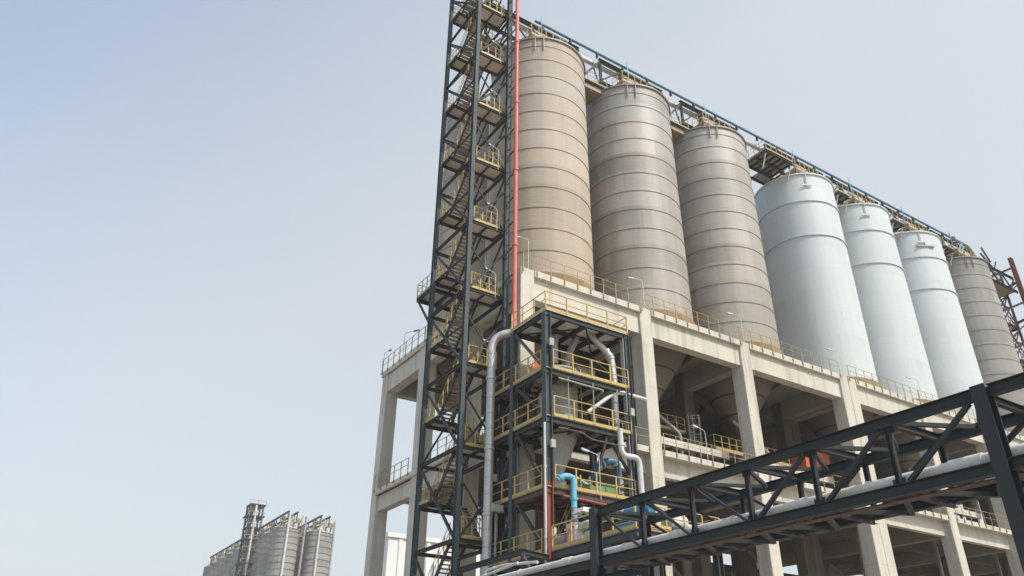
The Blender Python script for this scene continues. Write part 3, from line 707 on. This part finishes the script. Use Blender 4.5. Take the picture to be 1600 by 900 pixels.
pipe_thing('cable_conduit', 'slim grey conduit beside the lower part of the silver clad duct', 'pipe', [(dx+.45,dy-.1,9.8),(dx+.45,dy-.1,3.5)], .07, 'greyduct', flanges=(.3,.7))
pipe_thing('white_riser', 'thin white vertical pipe against the near corner column of the platform tower', 'pipe', [(22.02,31.42,13.5),(22.02,31.42,2)], .06, 'white_p', flanges=(.2,.5,.8), seg=10)
pipe_thing('grey_duct', 'thick grey vertical duct just under the top platform behind the corner column', 'duct', [(24.0,33.2,17.9),(24.0,33.2,19.7),(24.6,34.2,19.85)], .22, 'greyduct', .5, (.3,.75))
pipe_thing('grey_duct', 'leaning grey duct under the middle of the top platform', 'duct', [(25.1,33.6,17.8),(25.1,33.4,18.7),(25.7,33.3,20.0)], .21, 'greyduct', .4, (.3,.7))
pipe_thing('silver_duct', 'silver elbow duct dropping from the top platform on the right side of the platform tower', 'duct', [(26.2,32.6,20.1),(27.3,32.1,18.75),(27.35,32.0,16.75)], .2, 'galv', .45, (.15,.45,.6))
pipe_thing('white_pipe', 'white pipe arching out to the right between the second and third platform', 'pipe', [(25.3,31.95,14.9),(26.8,31.75,16.1),(27.4,31.6,16.4),(29.4,31.7,16.42)], .11, 'white_p', .4, (.85,))
pipe_thing('grey_drop_pipe', 'grey vertical pipe from the second to the third platform on the right', 'pipe', [(27.05,31.75,16.2),(27.05,31.75,14.0)], .15, 'greyduct', .2, (.2,.8))
pipe_thing('white_pipe', 'thick white S bend pipe below the third platform dropping behind the pipe bridge', 'pipe', [(26.85,31.2,14.0),(26.88,31.2,12.55),(28.1,31.2,12.62),(28.15,31.2,8.0)], .155, 'white_p', .42, (.05,.97))
pipe_thing('blue_elbow_pipe', 'light blue elbow pipe coming down in front of the fourth platform', 'pipe', [(22.75,31.35,10.6),(23.05,31.2,10.85),(23.6,31.2,10.85),(23.6,31.2,9.3)], .15, 'blue', .3, (.98,.05), 'blue')
pipe_thing('grey_drop_pipe', 'grey lower length of pipe below the light blue elbow with a blue flange', 'pipe', [(23.6,31.2,9.28),(23.6,31.2,8.2)], .155, 'greyduct', .2, (.55,.85), 'dblue')
pipe_thing('blue_elbow_pipe', 'dark blue elbow pipe on the right side of the fourth platform', 'pipe', [(26.7,33.6,11.2),(26.75,33.5,12.3),(27.5,33.4,12.85),(28.3,33.3,12.95),(28.4,33.3,11.2)], .22, 'dblue', .45, (.3,.42,.85), 'lampw')
pipe_thing('grey_valve_pipe', 'short grey pipe with dark flanges under the dark blue elbow', 'pipe', [(28.4,33.3,11.9),(28.4,33.3,10.35)], .235, 'greyduct', .2, (.35,.8), 'dark')
gb = Thing('green_skid', 'low green equipment box on the fourth platform behind the yellow rail', 'equipment box', (26.2,32.6,ZP[3]))
gb.part('body', MB().cbox((24.9,32.1,ZP[3]+.02),(27.2,33.2,ZP[3]+.75), .06), M['green']); gb.part('lid', MB().box((24.85,32.05,ZP[3]+.752),(27.25,33.25,ZP[3]+.84)), M['green'])
gb.part('cable', MB().tube(elbow([(23.9,32.0,11.2),(24.5,32.0,11.15),(25.0,32.0,10.9),(25.4,32.0,10.95)], .2), .06, 8), M['white_p'])
lamp((25.5,31.42,ZP[3]), 'slim white lamp post on the fourth platform of the platform tower', h=2.05, arm=(-.95,.05), group='lamp posts on the platform tower', mat='white_p')
# lower machine
mc = Thing('pump_unit', 'white upright machine with red hose and pale green motor on the lowest platform', 'machine', (23.4,30.6,ZP[4]))
mc.part('cabinet', MB().cbox((22.95,30.3,ZP[4]),(23.5,31.05,ZP[4]+1.25), .05), M['white_p'])
mc.part('hood', MB().add([(23.1,29.85,8.85),(23.9,29.85,8.85),(23.9,30.75,8.85),(23.1,30.75,8.85),(23.28,30.0,9.1),(23.75,30.0,9.1),(23.75,30.6,9.1),(23.28,30.6,9.1)], [(0,3,2,1),(4,5,6,7),(0,1,5,4),(1,2,6,5),(2,3,7,6),(3,0,4,7)]), M['white_p'])
mc.part('hood_stand', MB().bar((23.5,30.3,ZP[4]),(23.5,30.3,8.85), .12,.12), M['dark'])
mc.part('motor', MB().tube([(23.3,29.75,7.62),(23.3,29.15,7.62)], .3, 16), M['pgreen'])
mc.part('motor_elbow', MB().tube(elbow([(23.3,30.2,8.2),(23.3,29.5,8.25),(23.3,29.2,7.7)], .4), .2, 14), M['pgreen'])
mc.part('hose', MB().tube(elbow([(22.7,30.55,ZP[4]),(22.7,30.55,8.0),(22.75,30.1,8.15)], .2), .05, 8), M['red'])
dr = Thing('horizontal_drum', 'silver horizontal drum at the left of the lowest yellow railed platform', 'drum', (23.3,31.6,ZP[4]))
dr.part('drum', MB().tube([(23.2,32.4,7.75),(23.2,31.15,7.75)], .28, 18), M['galv']); dr.part('saddle', MB().box((23.0,31.3,ZP[4]),(23.4,31.45,7.5)).box((23.0,32.0,ZP[4]),(23.4,32.15,7.5)), M['dark'])
pipe_thing('blue_line', 'dark blue horizontal pipe with grey joint on the lowest platform behind the bridge', 'pipe', [(23.6,29.5,8.5),(23.9,26.0,8.3)], .2, 'dblue', .2, (.45,.55), 'lampw')
pipe_thing('blue_line', 'short dark blue pipe with white tip on the lowest platform beside the bridge', 'pipe', [(23.0,27.4,7.6),(23.0,25.6,7.55)], .15, 'dblue', .2, (.97,), 'white_p')

for x, nm in ((23.6,'thin grey hanger rod nearest the corner column between second and third platform'),(25.3,'thin grey hanger rod in the middle between second and third platform'),(27.0,'thin grey hanger rod at the right between second and third platform')):
    pipe_thing('hanger_rod', nm, 'rod', [(x,31.42,ZP[1]-.3),(x,31.42,ZP[2]+.02)], .03, 'greyduct', .1, (.5,), group='hanger rods on the platform tower', seg=8)
pipe_thing('brown_line', 'thin brown pipe slung under the front edge of the third platform', 'pipe', [(22.8,31.3,13.35),(24.4,31.3,13.35),(24.9,31.3,13.1),(26.7,31.3,13.1),(26.75,31.3,11.5)], .05, 'rust', .2, (.2,.5,.8), seg=8)
pipe_thing('grey_line', 'thin grey pipe under the front edge of the second platform', 'pipe', [(22.9,31.35,16.15),(26.0,31.35,16.1),(26.1,32.6,15.9)], .05, 'greyduct', .2, (.3,.7), seg=8)
pipe_thing('brown_line', 'maroon pipe slung below the fourth platform edge', 'pipe', [(23.0,31.3,9.85),(26.5,31.3,9.75),(26.6,32.4,9.7)], .07, 'maroon', .2, (.2,.5), seg=10)
for x, y, z, nm in ((22.42,31.3,17.9,'small grey junction box on the corner column above the second platform'),(22.42,31.3,12.2,'small grey junction box on the corner column below the third platform'),(27.9,31.3,15.0,'small grey junction box on the right column above the third platform'),(22.2,36.6,11.6,'small grey junction box on the left column beside the silver clad duct')):
    t = Thing('junction_box', nm, 'box', (x,y,z), 'junction boxes on the platform tower')
    t.part('case', MB().cbox((x-.14,y-.1,z),(x+.14,y+.06,z+.42), .02), M['vessel']); t.part('cable', MB().tube([(x,y-.02,z),(x,y-.02,z-1.6)], .025, 6), M['dark'])
for (a, b_, nm) in (((22.55,34.95,3.0),(22.55,34.95,19.8),'dark cable tray running up the rear left column of the platform tower'),((27.75,31.62,3.0),(27.75,31.62,19.8),'dark cable tray running up the right column of the platform tower')):
    t = Thing('cable_tray', nm, 'cable tray', a, 'cable trays on the platform tower'); t.part('tray', MB().bar(a, b_, .28, .05, (1,0,0)), M['greyduct']); t.part('cable', MB().tube([(a[0]+.05,a[1]-.05,a[2]),(b_[0]+.05,b_[1]-.05,b_[2])], .03, 6), M['dark'])
t = Thing('dust_hose', 'rust brown flexible hose hanging under the second platform behind the yellow rail', 'hose', (23.4,36.4,14))
t.part('hose', MB().tube(elbow([(23.3,35.2,16.6),(23.35,35.3,15.4),(23.9,35.0,14.6),(24.0,34.6,14.1)], .5), .13, 12), M['maroon']); 
for k in range(7): t.part('hose_rib', MB().tube([(23.3,35.2,16.4-.15*k),(23.3,35.2,16.34-.15*k)], .16, 12), M['maroon'])
# process details to the right of tower (yellow platform behind the bridge)
ap = Thing('access_platform', 'bright yellow railed platform with white equipment behind the pipe bridge truss', 'platform', (29.5,31.5,8.75))
ap.part('floor', MB().box((28.6,31.5,9.05),(34.0,34.3,9.11)), M['grating'])
ap.part('floor_beam', MB().hbeam((28.6,31.5,8.91),(34.0,31.5,8.91), .16,.26).hbeam((28.6,34.3,8.91),(34.0,34.3,8.91), .16,.26), M['yellow'])
railing(ap, [(28.6,34.3,9.11),(28.6,31.45,9.11),(34.0,31.45,9.11),(34.0,34.3,9.11)], Y, gap=1.3, r=.03)
for x in (28.8,33.8):
    for y in (30.8,33.2): ap.part('leg', MB().hbeam((x,y,GZ),(x,y,7.2), .22,.22, up=(1,0,0)), M['dark'])
eq = Thing('white_blower', 'white blower with a short stack on the bright yellow platform behind the bridge', 'machine', (31,31.8,7.56))
eq.part('casing', MB().tube([(30.4,31.9,9.65),(31.6,31.9,9.65)], .45, 18), M['white_p']); eq.part('stack', MB().tube([(32.4,31.8,9.15),(32.4,31.8,10.65)], .16, 14), M['white_p'])
eq.part('pipe', MB().tube(elbow([(31.6,31.9,9.55),(32.9,31.7,9.55),(33.6,31.3,9.45)], .3), .13, 12), M['pipe']); eq.part('base', MB().box((30.3,31.4,9.12),(31.7,32.4,9.25)), M['dark'])
tk = Thing('brown_tank', 'dull brown round tank low under the pipe bridge', 'tank', (31.8,34.2,GZ))
tk.part('shell', MB().lathe([(1.5,GZ),(1.5,5.6),(.5,6.2),(.0,6.2)], (31.8,34.0), 36), M['brownbox']); tk.part('ring', MB().lathe([(1.5,3.4),(1.57,3.4),(1.57,3.5),(1.5,3.5)], (31.8,34.0), 36), M['rust'])

# ------------------------------------------------------------------ equipment on the middle floor of the building
ip = Thing('inner_platform', 'yellow railed inspection platform with a pale caged ladder deep inside the first open bay', 'platform', (40.6,42,15.46))
ip.part('floor', MB().box((39.2,41.0,19.3),(41.8,43.4,19.38)), M['grating']); ip.part('strut', MB().bar((40.0,41.1,19.2),(41.3,42.2,17.5), .1,.1), M['dark'])
railing(ip, [(39.2,43.4,19.38),(39.2,41.0,19.38),(41.8,41.0,19.38),(41.8,43.4,19.38)], Y, gap=.9)
for x, y in ((39.3,41.1),(41.7,41.1),(39.3,43.3),(41.7,43.3)): ip.part('leg', MB().bar((x,y,15.45),(x,y,19.3), .1,.1), M['dark'])
lb = MB()
for x in (42.15,42.6): lb.bar((x,40.9,15.5),(x,40.9,20.9), .05,.05)
for k in range(9): lb.bar((42.15,40.9,16+k*.5),(42.6,40.9,16+k*.5), .03,.03)
for k in range(5):
    lb.tube([(42.375+.4*math.cos(a),40.85-.4+.4*math.sin(a),17.6+k*.75) for a in [R(j*40) for j in range(10)]], .022, 5)
for j in (200,270,340): lb.bar((42.375+.4*math.cos(R(j)),40.45+.4*math.sin(R(j)),17.6),(42.375+.4*math.cos(R(j)),40.45+.4*math.sin(R(j)),20.7), .03,.03)
ip.part('caged_ladder', lb, M['lampw'])
for a, b_, nm in ((34.8,43.3,'pale square conveyor casing along the middle floor in the bay behind the lamp post'),(44.8,55.0,'pale square conveyor casing along the middle floor behind the upper bridge chord'),(57.6,66.2,'pale square conveyor casing along the middle floor in front of the white silo hopper'),(67.6,76.2,'pale square conveyor casing along the middle floor at far right')):
    t = Thing('conveyor_casing', nm, 'conveyor', (a,38.4,15.46), 'conveyor casings on the middle floor')
    t.part('casing', MB().cbox((a,38.3,16.9),(b_,38.8,17.4), .03), M['conc'])
    for k in range(4): x = a+.5+k*(b_-a-1)/3; t.part('stand', MB().bar((x,38.55,15.45),(x,38.55,16.89), .16,.16), M['dark'])
    t.part('drive_box', MB().cbox((a+2.4,39.4,15.45),(a+4.6,41.2,16.6), .05), M['rust'])
for x, nm in ((50.0,'yellow railed service platform under the third tan silo hopper'),(44.9,'yellow railed service platform beside the second front column')):
    t = Thing('service_platform', nm, 'platform', (x,40.5,15.46), 'service platforms on the middle floor')
    t.part('floor', MB().box((x-1.6,39.6,18.0),(x+1.6,42,18.07)), M['grating'])
    railing(t, [(x-1.6,42,18.07),(x-1.6,39.6,18.07),(x+1.6,39.6,18.07),(x+1.6,42,18.07)], Y, gap=.9)
    for dx_ in (-1.5,1.5):
        for y in (39.7,41.9): t.part('leg', MB().bar((x+dx_,y,15.45),(x+dx_,y,18.0), .12,.12), M['dark'])
for x, nm in ((39.6,'pale slanting chute pipe below the middle tan silo hopper'),(49.5,'pale slanting chute pipe below the third tan silo hopper'),(63.0,'pale slanting chute pipe below the first white silo hopper'),(72.5,'pale slanting chute pipe below the middle white silo hopper')):
    pipe_thing('chute_pipe', nm, 'chute', [(x-3.2,40.2,21.0),(x+.2,39.6,18.5),(x+.2,39.6,16.6)], .13, 'greyduct', .3, (.1,.9), group='chute pipes under the hoppers')
og = Thing('orange_bin', 'orange red bin on the middle floor below a silo hopper, seen through the bridge truss', 'bin', (55.5,39.6,15.46))
og.part('body', MB().add([(52.7,38.9,17.6),(55.9,38.9,17.6),(55.9,41.2,17.6),(52.7,41.2,17.6),(52.9,38.9,19.9),(55.9,38.9,20.3),(55.9,41.2,20.3),(52.9,41.2,19.9)], [(0,3,2,1),(4,5,6,7),(0,1,5,4),(1,2,6,5),(2,3,7,6),(3,0,4,7)]), M['orange'])
og.part('stand', MB().box((52.9,39.1,15.45),(53.2,39.4,17.59)).box((55.4,39.1,15.45),(55.7,39.4,17.59)), M['dark'])
ob = Thing('orange_bin', 'small orange panel box beside the white column behind the second platform of the platform tower', 'box', (24.8,37.5,15.46))
ob.part('body', MB().cbox((24.62,36.3,18.1),(25.5,36.9,19.4), .04), M['orange']); ob.part('bracket', MB().bar((25.0,36.6,15.45),(25.0,36.6,18.1), .14,.14), M['dark'])
# braces low inside the building
for i in (2,3,5,6):
    x = XC[i]+CW
    bld.part('steel_brace', MB().bar((x,43.3,7.2),(x,49.0,13.5), .2,.2), M['greyduct']); bld.part('steel_post', MB().bar((x+3.6,40.4,GZ),(x+3.6,40.4,14.9), .22,.22), M['greyduct'])

# ------------------------------------------------------------------ pipe bridge in the foreground
BX0, BX1 = 18.0, 20.35; BT, BB = 6.68, 4.98
ys = [22.4,20.0,17.67,15.36,13.05,10.73,8.4]
br = Thing('pipe_bridge', 'dark steel truss pipe bridge crossing the lower right foreground', 'pipe bridge', (BX0,22.4,GZ))
Bm = M['bridge']
for x in (BX0,BX1):
    BL = BB if x == BX0 else BB+.17      # the far lower chord sits a little higher
    br.part('top_chord', MB().hbeam((x,22.36,BT),(x,8.45,BT), .2,.27,.02,.016), Bm)
    br.part('top_chord', MB().hbeam((x,8.1,BT),(x,3.0,BT), .2,.27,.02,.016), Bm)
    br.part('bottom_chord', MB().hbeam((x,22.36,BL),(x,8.45,BL), .2,.27,.02,.016), Bm)
    br.part('bottom_chord', MB().hbeam((x,8.1,BL),(x,3.0,BL), .2,.27,.02,.016), Bm)
    br.part('bottom_chord', MB().hbeam((x,31.0,BB-.02),(x,22.73,BB-.02), .2,.25,.02,.016), Bm)
    for y in (22.55,8.28): br.part('post', MB().hbeam((x,y,GZ),(x,y,BT+.16), .33,.33,.03,.025, up=(1,0,0)), Bm)
    for y in ys[1:-1]: br.part('vertical', MB().hbeam((x,y,BL+.135),(x,y,BT-.135), .13,.12,.012,.012, up=(0,1,0)), Bm)
    for k in range(6):
        a, b_ = ys[k], ys[k+1]
        za, zb = (BT-.15, BL+.15) if k < 3 else (BL+.15, BT-.15)
        br.part('diagonal', MB().bar((x,a-.25,za),(x,b_+.22,zb), .075 if k < 3 else .1,.08 if k < 3 else .11, up=(1,0,0)), Bm)
for y in ys[1:-1]:
    for z, sg in ((BT-.135,-1),(BB+.135,1)):
        g_ = MB().box((BX0-.012,y-.17,min(z,z+sg*.15)),(BX0+.002,y+.17,max(z,z+sg*.15)))
        for dy_ in (-.12,-.04,.04,.12):
            g_.box((BX0-.028,y+dy_-.014,z+sg*.09-.014),(BX0-.0115,y+dy_+.014,z+sg*.09+.014))
        br.part('gusset_plate', g_, Bm)
for k, y in enumerate(ys+[6.1,4.0]):
    for z in (BT+.02,BB-.02):
        br.part('cross_beam', MB().hbeam((BX0+.11,y,z),(BX1-.11,y,z), .14,.19,.016,.012), Bm)
for k in range(6):
    for z, w in ((BT-.02,.1),(BB-.04,.12)):
        xa, xb = (BX0+.16,BX1-.16); ym = (ys[k]+ys[k+1])/2
        br.part('plan_brace', MB().bar((xa,ys[k]-.1,z),(xb,ym,z), w,.1), Bm); br.part('plan_brace', MB().bar((xb,ym,z),(xa,ys[k+1]+.1,z), w,.12), Bm)
br.part('tray_floor', MB().box((BX0+.3,3.0,BB-.15),(BX0+.62,22.2,BB-.12)), M['rust'])
sp = Thing('lagged_pipe', 'long silver lagged pipe lying on the lower chord of the pipe bridge', 'pipe', (18.35,22,5.3))
Pz = 5.31
sp.part('pipe', MB().tube([(18.34,31.5,Pz),(18.34,3.0,Pz)], .145, 20), M['pipe'])
for y, w in ((25.0,.55),(18.9,.28),(13.95,.3),(9.6,.8),(21.4,.06),(16.4,.06),(11.8,.06),(28,.06)):
    sp.part('lagging_sleeve', MB().tube([(18.34,y,Pz),(18.34,y-w,Pz)], .172, 20), M['pipe'])
for y in ys+[25.5,28.5]: sp.part('pipe_shoe', MB().box((18.26,y-.12,BB+.137),(18.42,y+.12,Pz-.14)), M['dark'])
s2 = Thing('brown_pipe', 'rusty brown pipe on the far lower chord of the pipe bridge', 'pipe', (19.9,22,5.2))
s2.part('pipe', MB().tube([(19.95,30,5.44),(19.95,3,5.44)], .11, 14), M['rust']); s2.part('saddle', MB().box((19.88,12,BB+.27),(20.02,12.2,5.34)), M['dark'])

# low pipe rack at the bottom left of the bridge
lr = Thing('low_pipe_rack', 'low dark steel pipe rack at the bottom beside the stair tower foot', 'pipe rack', (20.4,33,GZ))
lr.part('beam', MB().hbeam((20.4,37.0,6.8),(20.4,31.0,6.85), .16,.26), M['dark']); lr.part('beam', MB().hbeam((20.4,31.0,6.85),(22.1,31.3,6.8), .16,.24), M['dark'])
lr.part('brace', MB().bar((20.4,31.0,6.7),(20.4,29.9,5.4), .16,.16), M['dark'])
for y in (36.8,30.9): lr.part('post', MB().hbeam((20.42,y,GZ),(20.42,y,6.66), .2,.2, up=(1,0,0)), M['dark'])
lr.part('cross_beam', MB().bar((20.5,33.8,6.5),(22.0,33.8,6.5), .16,.2), M['dark'])
pipe_thing('silver_loop_pipe', 'bent silver pipe loop over the end of the lagged pipe at the bottom', 'pipe', [(20.0,34.6,4.6),(20.0,33.6,6.3),(20.0,32.0,6.35),(20.0,29.2,6.1)], .07, 'lampw', .4, (.5,))
pipe_thing('silver_loop_pipe', 'straight silver pipe crossing low behind the bent pipe loop', 'pipe', [(19.9,36.0,5.9),(19.9,30.6,6.25)], .07, 'lampw', .3, (.5,))
pipe_thing('clad_elbow', 'wide silver elbow at the foot of the clad duct', 'duct', [(20.6,36.2,4.6),(20.75,35.6,5.4),(20.95,34.6,5.5)], .22, 'galv', .5, (.5,))

# ------------------------------------------------------------------ far plant
s_f = make_silo('far', 'distant grey banded silo', (71.7,237.4), 'far silos of the second plant', False, .16)
def far_silo(k, x, y, label, src): 
    c = copy_tree(src.o); c.location.x = x; c.location.y = y; c['label'] = label; c['group'] = 'far silos of the second plant'
    for ch in list(c.children):
        if ch.name.startswith(('hopper','base_ring','wall_bracket')): bpy.data.objects.remove(ch)
    return c
ordn = ['front','second','third','fourth','fifth','sixth','seventh','eighth','ninth','tenth','eleventh','twelfth']
s_f.o['label'] = 'distant grey banded silo, front one of the long row beside the far tower'
for k in range(1,9): far_silo(k, 71.7, 237.4+10.2*k, 'distant grey silo, %s of the long row beside the far tower' % ordn[k], s_f)
for k in range(3): far_silo(k, 81.8, 237.4+10.2*k, 'distant grey banded silo, %s of the short right hand row far away' % ordn[k], s_f)
for x, n, nm in ((71.7,9,'far dark gallery on the long row of distant silos'),(81.8,3,'far dark gallery on the short right hand row of distant silos')):
    t = Thing('far_gallery', nm, 'conveyor gallery', (x,233,50), 'galleries on the distant silos'); y1 = 237+10.2*n-4
    for dx_ in (-1.3,1.3):
        t.part('top_chord', MB().bar((x+dx_,232.6,54.0),(x+dx_,y1,54.0), .45,.45), M['dark']); t.part('bottom_chord', MB().bar((x+dx_,232.6,51.2),(x+dx_,y1,51.2), .35,.35), M['brownbox'])
        for k in range(n*3): t.part('post', MB().bar((x+dx_,233+k*3.4,51.3),(x+dx_,233+k*3.4+(1.6 if k%2 else 0),53.9), .3,.3), M['steel'])
    for k in range(n):
        y = 236+k*10.2
        t.part('roof_box', MB().box((x-2.6,y-1.5,51.6),(x-1.4,y+.5,52.8)), M['brownbox']); t.part('roof_box', MB().box((x+1.8,y-2,51.4),(x+2.9,y-.6,52.6)), M['brownbox'])
        for q in range(4): t.part('roof_strut', MB().bar((x-3+q*1.8,y-2.4,50.2),(x-2.2+q*1.6+(q%2)*1.1,y-1.6,53.6), .2,.2), M['brownbox' if q%2 else 'dark'])
        t.part('roof_rail', MB().bar((x-3.2,y-2.6,51.2),(x+3.2,y-2.6,51.2), .2,.2).bar((x-3.2,y-2.6,52.2),(x+3.2,y-2.6,52.2), .14,.14).bar((x-3.2,y-2.6,50),(x-3.2,y-2.6,52.2), .15,.15).bar((x+3.2,y-2.6,50),(x+3.2,y-2.6,52.2), .15,.15).bar((x,y-2.6,50),(x,y-2.6,52.2), .15,.15), M['yellow2'])
        t.part('leg', MB().bar((x-2.6,y-1.4,50.0),(x-2.6,y-1.4,51.2), .25,.25).bar((x+2.6,y-1.4,50.0),(x+2.6,y-1.4,51.2), .25,.25), M['dark'])
for x, y, nm, m in ((70.9,233.2,'pale vertical pipe on the front of the nearest distant silo','white_p'),(76.3,234.2,'grey vertical pipe between the two front distant silos','greyduct'),(80.6,233.3,'thin pale vertical pipe on the right hand distant silo','lampw'),(86.2,236.5,'dark ladder pipe at the right edge of the distant silos','greyduct')):
    pipe_thing('far_riser', nm, 'pipe', [(x,y,53.5),(x,y,GZ)], .33, m, flanges=(.1,.2,.3), group='vertical pipes on the distant silos', seg=10)
ft = Thing('far_tower', 'distant slim steel stair tower rising above the far row of silos', 'stair tower', (66.2,257,GZ))
for dx_ in (0,4.0):
    for dy_ in (0,4.0): ft.part('leg', MB().bar((64.9+dx_,256+dy_,GZ),(64.9+dx_,256+dy_,60.2), .5,.5), M['steel'])
ft.part('riser_pipe', MB().tube([(66.6,255.7,GZ),(66.6,255.7,59.8)], .35, 10), M['white_p'])
for k in range(9):
    z = 60.2-3.6*k
    ft.part('platform', MB().box((64.1 if k%2 else 64.6,255.4,z-.4),(69.6,260.6,z)), M['dark'])
    ft.part('railing', MB().bar((64.3,255.4,z+1.1),(69.5,255.4,z+1.1), .14,.14).bar((64.3,255.4,z),(64.3,255.4,z+1.1), .14,.14).bar((66.9,255.4,z),(66.9,255.4,z+1.1), .14,.14).bar((69.5,255.4,z),(69.5,255.4,z+1.1), .14,.14), M['yellow2'])
    if k < 8: ft.part('brace', MB().bar((64.9,256,z-3.4),(68.9,256,z-.4), .3,.3).bar((64.9,260,z-3.4),(64.9,256,z-.4), .3,.3), M['dark']); ft.part('stair_flight', MB().bar((66.1,259.5,z-3.4),(66.1,256.5,z-.4), 1.0,.3), M['tread'])
# pale buildings behind the frame
bw = Thing('pale_building', 'large cream building far behind, seen between the left columns', 'building', (50,115,GZ))
bw.part('wall', MB().box((52.2,118,GZ),(72,123,25.6)), M['bgwall']); 
for k in range(3): bw.part('pilaster', MB().box((54+k*5,117.8,GZ),(54.6+k*5,117.99,25.4)), M['bgwall'])
bw.part('parapet', MB().box((51.9,117.7,25.605),(72.2,123.2,26.3)), M['bgwall'])
bw.part('window_panel', MB().box((60,117.94,13),(63.5,117.99,22)), M['glassy'])
bw.part('window_panel', MB().box((65.2,117.94,13),(68,117.99,22)), M['glassy'])

# ------------------------------------------------------------------ dusty air
hz = MB().box((-3100,-3100,GZ-1),(3100,3100,64.5)); hm = bpy.data.materials.new('dusty_air'); hm.use_nodes = True; hn = hm.node_tree
for n in list(hn.nodes):
    if n.type == 'BSDF_PRINCIPLED': hn.nodes.remove(n)
pv = hn.nodes.new('ShaderNodeVolumePrincipled'); pv.inputs['Color'].default_value = (.95,.945,.93,1); pv.inputs['Density'].default_value = .00045
hn.links.new(pv.outputs[0], [n for n in hn.nodes if n.type == 'OUTPUT_MATERIAL'][0].inputs['Volume'])
ho = hz.build('haze', hm); ho['kind'] = 'stuff'; ho['label'] = 'thin dusty air over the whole plant'; ho['category'] = 'haze'

# ------------------------------------------------------------------ light and camera
SA, SE = -68.0, 51.0
sv = Vector((math.cos(R(SE))*math.cos(R(SA)), math.cos(R(SE))*math.sin(R(SA)), math.sin(R(SE))))
L = bpy.data.lights.new('sun', 'SUN'); L.energy = 2.5; L.angle = R(.6); L.color = (1,.95,.87)
lo = bpy.data.objects.new('sun', L); col.objects.link(lo); lo.rotation_euler = sv.to_track_quat('Z','Y').to_euler(); lo.location = (0,-20,90)
w = bpy.data.worlds.new('World'); scene.world = w; w.use_nodes = True; nt = w.node_tree; bg = nt.nodes['Background']
sky = nt.nodes.new('ShaderNodeTexSky'); sky.sky_type = 'NISHITA'; sky.sun_disc = False
sky.sun_elevation = R(SE); sky.sun_rotation = R(90-SA); sky.air_density = 1.0; sky.dust_density = 3.5; sky.ozone_density = 1.0; sky.altitude = 0
hs = nt.nodes.new('ShaderNodeHueSaturation'); hs.inputs['Saturation'].default_value = .95; hs.inputs['Value'].default_value = 1.08
nt.links.new(sky.outputs[0], hs.inputs['Color']); mx = nt.nodes.new('ShaderNodeMix'); mx.data_type = 'RGBA'; mx.inputs[7].default_value = (2.96,3.1,3.17,1)   # dust haze, thicker towards the horizon
tcw = nt.nodes.new('ShaderNodeTexCoord'); sz = nt.nodes.new('ShaderNodeSeparateXYZ'); nt.links.new(tcw.outputs['Generated'], sz.inputs[0])
mr = nt.nodes.new('ShaderNodeMapRange'); mr.inputs[1].default_value = .12; mr.inputs[2].default_value = .75; mr.inputs[3].default_value = .82; mr.inputs[4].default_value = .37
nt.links.new(sz.outputs[2], mr.inputs[0])
ma = nt.nodes.new('ShaderNodeMath'); ma.operation = 'MULTIPLY_ADD'; ma.inputs[1].default_value = .75   # and thicker towards the sunward side
nt.links.new(sz.outputs[0], ma.inputs[0]); nt.links.new(mr.outputs[0], ma.inputs[2])
mc_ = nt.nodes.new('ShaderNodeClamp'); mc_.inputs['Min'].default_value = .08; mc_.inputs['Max'].default_value = .8
ns = nt.nodes.new('ShaderNodeTexNoise'); ns.inputs['Scale'].default_value = 1.6; ns.inputs['Detail'].default_value = 5; nt.links.new(tcw.outputs['Generated'], ns.inputs['Vector'])
mb_ = nt.nodes.new('ShaderNodeMath'); mb_.operation = 'MULTIPLY_ADD'; mb_.inputs[1].default_value = .3; nt.links.new(ns.outputs['Fac'], mb_.inputs[0])
mo = nt.nodes.new('ShaderNodeMath'); mo.operation = 'SUBTRACT'; mo.inputs[1].default_value = .15; nt.links.new(ma.outputs[0], mo.inputs[0]); nt.links.new(mo.outputs[0], mb_.inputs[2])
nt.links.new(mb_.outputs[0], mc_.inputs['Value']); nt.links.new(mc_.outputs[0], mx.inputs[0])
tn = nt.nodes.new('ShaderNodeMix'); tn.data_type = 'RGBA'; tn.blend_type = 'MULTIPLY'; tn.inputs[0].default_value = 1; tn.inputs[7].default_value = (.94,1.03,1,1)
nt.links.new(hs.outputs[0], tn.inputs[6]); nt.links.new(tn.outputs[2], mx.inputs[6]); nt.links.new(mx.outputs[2], bg.inputs['Color'])
bg.inputs['Strength'].default_value = .15

yaw, pitch, roll, F = R(57.6015), R(29.1617), R(.66802), 1216.158
def cdir(h, zup):
    v = Vector((math.sin(h),0,math.cos(h))) if not zup else Vector((0,-1,0))
    c, s = math.cos(pitch), math.sin(pitch); v = Vector((v.x, c*v.y+s*v.z, -s*v.y+c*v.z))
    c, s = math.cos(roll), math.sin(roll); return Vector((c*v.x-s*v.y, s*v.x+c*v.y, v.z))
A = [cdir(yaw,0), cdir(yaw-math.pi/2,0), cdir(0,1)]
rt = Vector((A[0].x,A[1].x,A[2].x)); dn = Vector((A[0].y,A[1].y,A[2].y)); fw = Vector((A[0].z,A[1].z,A[2].z))
cd = bpy.data.cameras.new('camera'); cam = bpy.data.objects.new('camera', cd); col.objects.link(cam)
mt = Matrix((rt, -dn, -fw)).transposed().to_4x4(); mt.translation = (0,0,H); cam.matrix_world = mt
cd.sensor_width = 36; cd.lens = 36*F/1600; cd.clip_end = 6000; cd.clip_start = .1
scene.camera = cam
vs_ = scene.view_settings; vs_.view_transform = 'Standard'; vs_.look = 'None'; vs_.exposure = .72; vs_.gamma = 1; vs_.use_curve_mapping = False
scene.render.engine = 'CYCLES'
